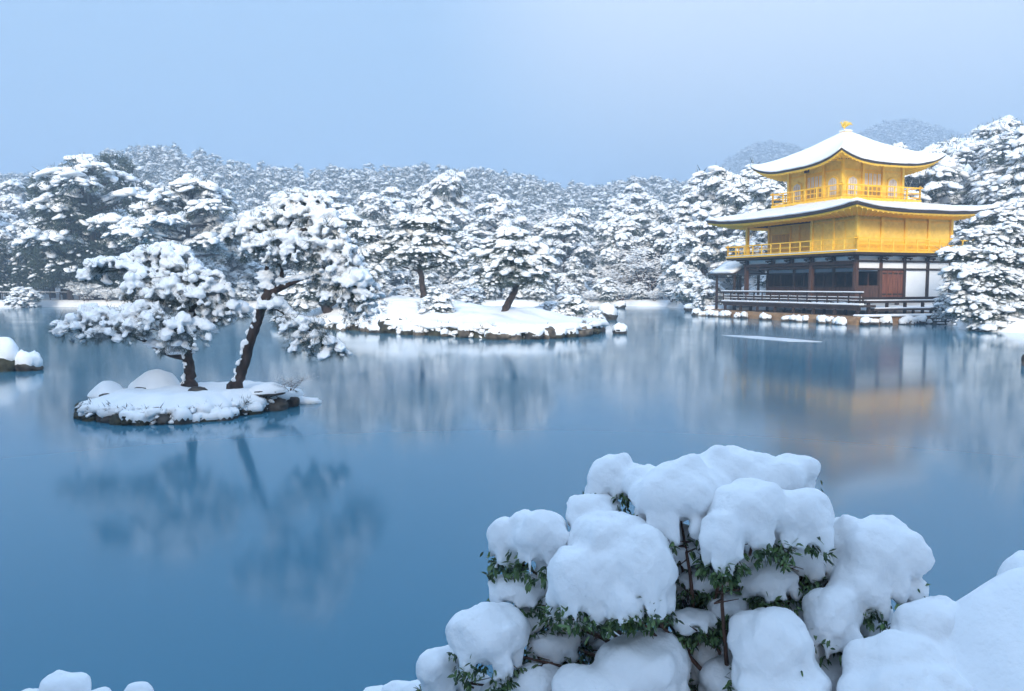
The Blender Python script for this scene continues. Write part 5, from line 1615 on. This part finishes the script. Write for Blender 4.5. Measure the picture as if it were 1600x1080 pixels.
def snow_bush(name, label, D, lobes, stem_px, seed, leaf_size=.052, leaves=True):
    rng = np.random.default_rng(seed)
    base = at(*stem_px, D)
    gz = float(np.interp(base.x, [a for a, _, _ in BANK], [c_ for _, _, c_ in BANK])) - .15
    root = empty(name, (base.x, base.y, gz))
    b0 = np.array(root.location)
    tag(root, label, 'bush')
    LV, LF, ln = [], [], 0
    tips = []
    groups = {}
    for i, lb in enumerate(lobes):
        groups.setdefault(lb[6] if len(lb) > 6 else 'own%d' % i, []).append(lb)
    made = []
    for g, lst in groups.items():
        C, R = [], []
        cs = []
        for lb in lst:
            c_, r_, rim, c, rx, rz = lobe_parts(lb[0], lb[1], lb[2], lb[3], D + lb[4], rng)
            C += c_; R += r_
            for pc, prx, prz in cs:                       # bridge neighbouring pillows of one drape
                if np.linalg.norm(pc - c) < (prx + rx) * 1.05:
                    m_ = (pc + c) / 2; f_ = .62
                    C.append(m_); R.append(((prx + rx) / 2 * f_, (prx + rx) / 2 * f_, (prz + rz) / 2 * f_))
            cs.append((c, rx, rz))
            made.append((lb[5] if len(lb) > 5 else 1.0, rim, c, rx, rz))
        V, F = fuse(C, R, rng)
        link('snow_cap', mesh_np('snow_cap', V - b0, F, M['snow_near'], True), root)
    for n_leaf, rim, c, rx, rz in made:
        tips.append((c - b0 - np.array([0, 0, rz * .55]), rx, n_leaf))
        if not leaves or n_leaf <= 0: continue
        for p, o in rim:
            if rng.random() > .85 * n_leaf: continue
            for j in range(rng.integers(2, 5)):
                q = p - b0 + rng.normal(0, .018, 3) + np.array([0, 0, -.012 * j])
                v, f = leaf_cluster(q, o, rng, int(rng.integers(4, 8)), leaf_size)
                LV.append(v); LF.append(f + ln); ln += len(v)
        for j in range(int(3 * n_leaf)):                 # leaf tips breaking through the lower half of the drape
            a_ = rng.uniform(math.pi, 2 * math.pi)
            q = c - b0 + np.array([math.cos(a_) * rx * .93, math.sin(a_) * rx * .80, -rz * rng.uniform(.25, .7)])
            v, f = leaf_cluster(q, np.array([math.cos(a_), math.sin(a_), -.3]), rng, int(rng.integers(2, 5)), leaf_size * .9)
            LV.append(v); LF.append(f + ln); ln += len(v)
        for j in range(int(14 * n_leaf)):                 # leaves below the pillow
            q = c - b0 + np.array([rng.uniform(-.7, .7) * rx, rng.uniform(-.8, .5) * rx, -rz * rng.uniform(.65, 1.15)])
            v, f = leaf_cluster(q, np.array([0, -.6, -.3]), rng, int(rng.integers(4, 9)), leaf_size)
            LV.append(v); LF.append(f + ln); ln += len(v)
    if LV: link('leaves', mesh_np('leaves', np.concatenate(LV), [np.concatenate(LF)], M['leaf'], True), root)['kind'] = 'stuff'
    # stems fanning out of the ground to every pillow
    R = random.Random(seed)
    for i, (tp, rx, nl) in enumerate(tips):
        e = Vector(tp)
        s = Vector((R.uniform(-.14, .14), R.uniform(-.08, .12), -.1))
        m1 = s.lerp(e, .35) + Vector((R.uniform(-.06, .06), R.uniform(-.05, .05), .04)); m1.x *= .75
        m2 = s.lerp(e, .7) + Vector((R.uniform(-.06, .06), R.uniform(-.05, .05), .03))
        st = MB().tube([s, m1, m2, e + Vector((0, 0, .04))], [.016, .013, .010, .005], 7).build('stem', M['twig'], root, True)
        tw = MB()
        for j in range(5):
            p = m2.lerp(e, R.uniform(0, 1))
            tw.tube([p, p + Vector((R.uniform(-.06, .06), R.uniform(-.07, .03), R.uniform(0, .05))), p + Vector((R.uniform(-.1, .1), R.uniform(-.11, .05), R.uniform(-.02, .08)))], [.007, .005, .002], 5)
        tw.build('twigs', M['twig'], st, True, 'stuff')
    return root

BUSH = [(955, 744, 40, 40, .28, .6, 'T'), (1004, 752, 32, 28, .22, .3, 'T'), (1128, 738, 80, 42, .22, .2, 'T'), (1196, 748, 66, 46, .16, .3, 'T'), (1242, 742, 38, 40, .26, .6, 'T'),
        (1062, 775, 72, 62, .0, .8, 'T'), (1166, 798, 72, 58, -.10, 1, 'U'), (1128, 842, 36, 50, -.26, 1, 'U'), (1250, 804, 52, 50, -.04, 1, 'U'),
        (786, 846, 26, 42, .16, .9, 'L'), (842, 838, 50, 54, .10, 1, 'L'), (930, 796, 44, 30, .16, .3, 'M'),
        (958, 856, 74, 66, -.06, .6, 'M'), (902, 908, 52, 66, -.20, 1, 'M'), (1008, 888, 54, 72, -.24, 1, 'M'), (975, 935, 34, 36, -.30, 1, 'M'),
        (810, 920, 50, 28, .12, .8), (764, 992, 68, 58, -.08, 1), (692, 1048, 38, 46, -.02, .5), (862, 1008, 44, 28, .06, 1.4),
        (1004, 1040, 84, 62, -.20, .9, 'C'), (930, 1078, 70, 46, -.28, .6, 'C'), (1090, 968, 40, 22, -.10, 1.5), (1120, 922, 56, 24, .30, 1.2), (1204, 925, 52, 22, .22, 1.2), (1148, 985, 50, 24, .30, 1.4),
        (1372, 872, 72, 78, .02, 1, 'R'), (1326, 850, 46, 48, .10, .4, 'R'), (1302, 962, 48, 58, -.18, 1, 'R'), (1336, 915, 44, 44, -.06, .5, 'R'), (1206, 1012, 66, 72, -.36, .5, 'B'), (1224, 1075, 84, 50, -.42, .3, 'B'), (1250, 890, 40, 30, .30, .5), (840, 1070, 50, 40, -.1, .8), (1105, 1065, 44, 36, .1, .8), (1330, 1040, 44, 34, .05, .8),
        (1100, 872, 66, 46, .46, .6), (1185, 876, 68, 44, .48, .6), (1045, 935, 46, 36, .34, .8), (1262, 935, 46, 40, .34, .6), (1096, 1012, 56, 40, .36, .8), (905, 984, 52, 24, .34, 1.4), (955, 1008, 50, 24, .30, 1.4), (1185, 965, 50, 36, .42, .6), (1060, 1075, 56, 40, .10, .8), (1150, 1060, 60, 46, -.1, .5), (1290, 1060, 60, 46, -.12, .6), (880, 950, 40, 32, .2, .8), (1350, 960, 50, 44, .26, .4), (720, 1085, 60, 44, .1, .4), (800, 1085, 56, 44, .0, .6),
        (1060, 912, 56, 26, .20, 1.4), (1235, 962, 44, 32, .10, 1.2), (1100, 850, 60, 40, .30, .6), (1210, 860, 56, 34, .30, .6), (880, 870, 46, 46, .18, .5), (840, 960, 50, 26, .16, 1.4), (1120, 1030, 52, 44, .02, .9), (1290, 900, 40, 40, .2, .6), (1200, 908, 52, 26, -.02, 1.5), (1145, 945, 46, 20, -.02, 1.5), (1100, 905, 46, 18, .08, 1.5), (1165, 880, 46, 18, .10, 1.5), (1260, 870, 44, 34, .08, .8), (1060, 850, 44, 34, .1, .8), (1256, 1015, 40, 44, -.15, .6, 'B'), (640, 1088, 50, 28, .15, .3), (590, 1094, 40, 22, .2, 0)]
snow_bush('snowy_bush', 'broadleaf evergreen bush bent under big pillows of snow on the near bank', 4.55, BUSH, (1110, 1120), 6)
snow_bush('snowy_bush', 'smooth heap of snow burying a low bush between the big bush and the right bank', 4.2, [(1455, 985, 66, 60, .06, 0, 'H'), (1400, 1050, 84, 66, -.12, 0, 'H'), (1500, 1050, 80, 66, -.12, 0, 'H'), (1440, 1090, 90, 60, -.3, 0, 'H'), (1352, 1085, 50, 44, -.2, 0, 'H')], (1440, 1200), 8, leaves=False)
snow_bush('snowy_bush', 'small snow topped bush peeping over the bottom left corner', 3.3, [(100, 1072, 42, 30, 0, 0), (150, 1100, 30, 26, 0, 0), (40, 1098, 46, 26, 0, 0), (216, 1092, 30, 30, .1, 0)], (110, 1240), 9, leaves=False)
snow_mound('snow_hump', 'small rounded snow hump on the near bank at the right picture edge', 'snow hump', (*at(1603, 905, 4.50).to_2d(), .80), (.13, .12, .16), 31.0)
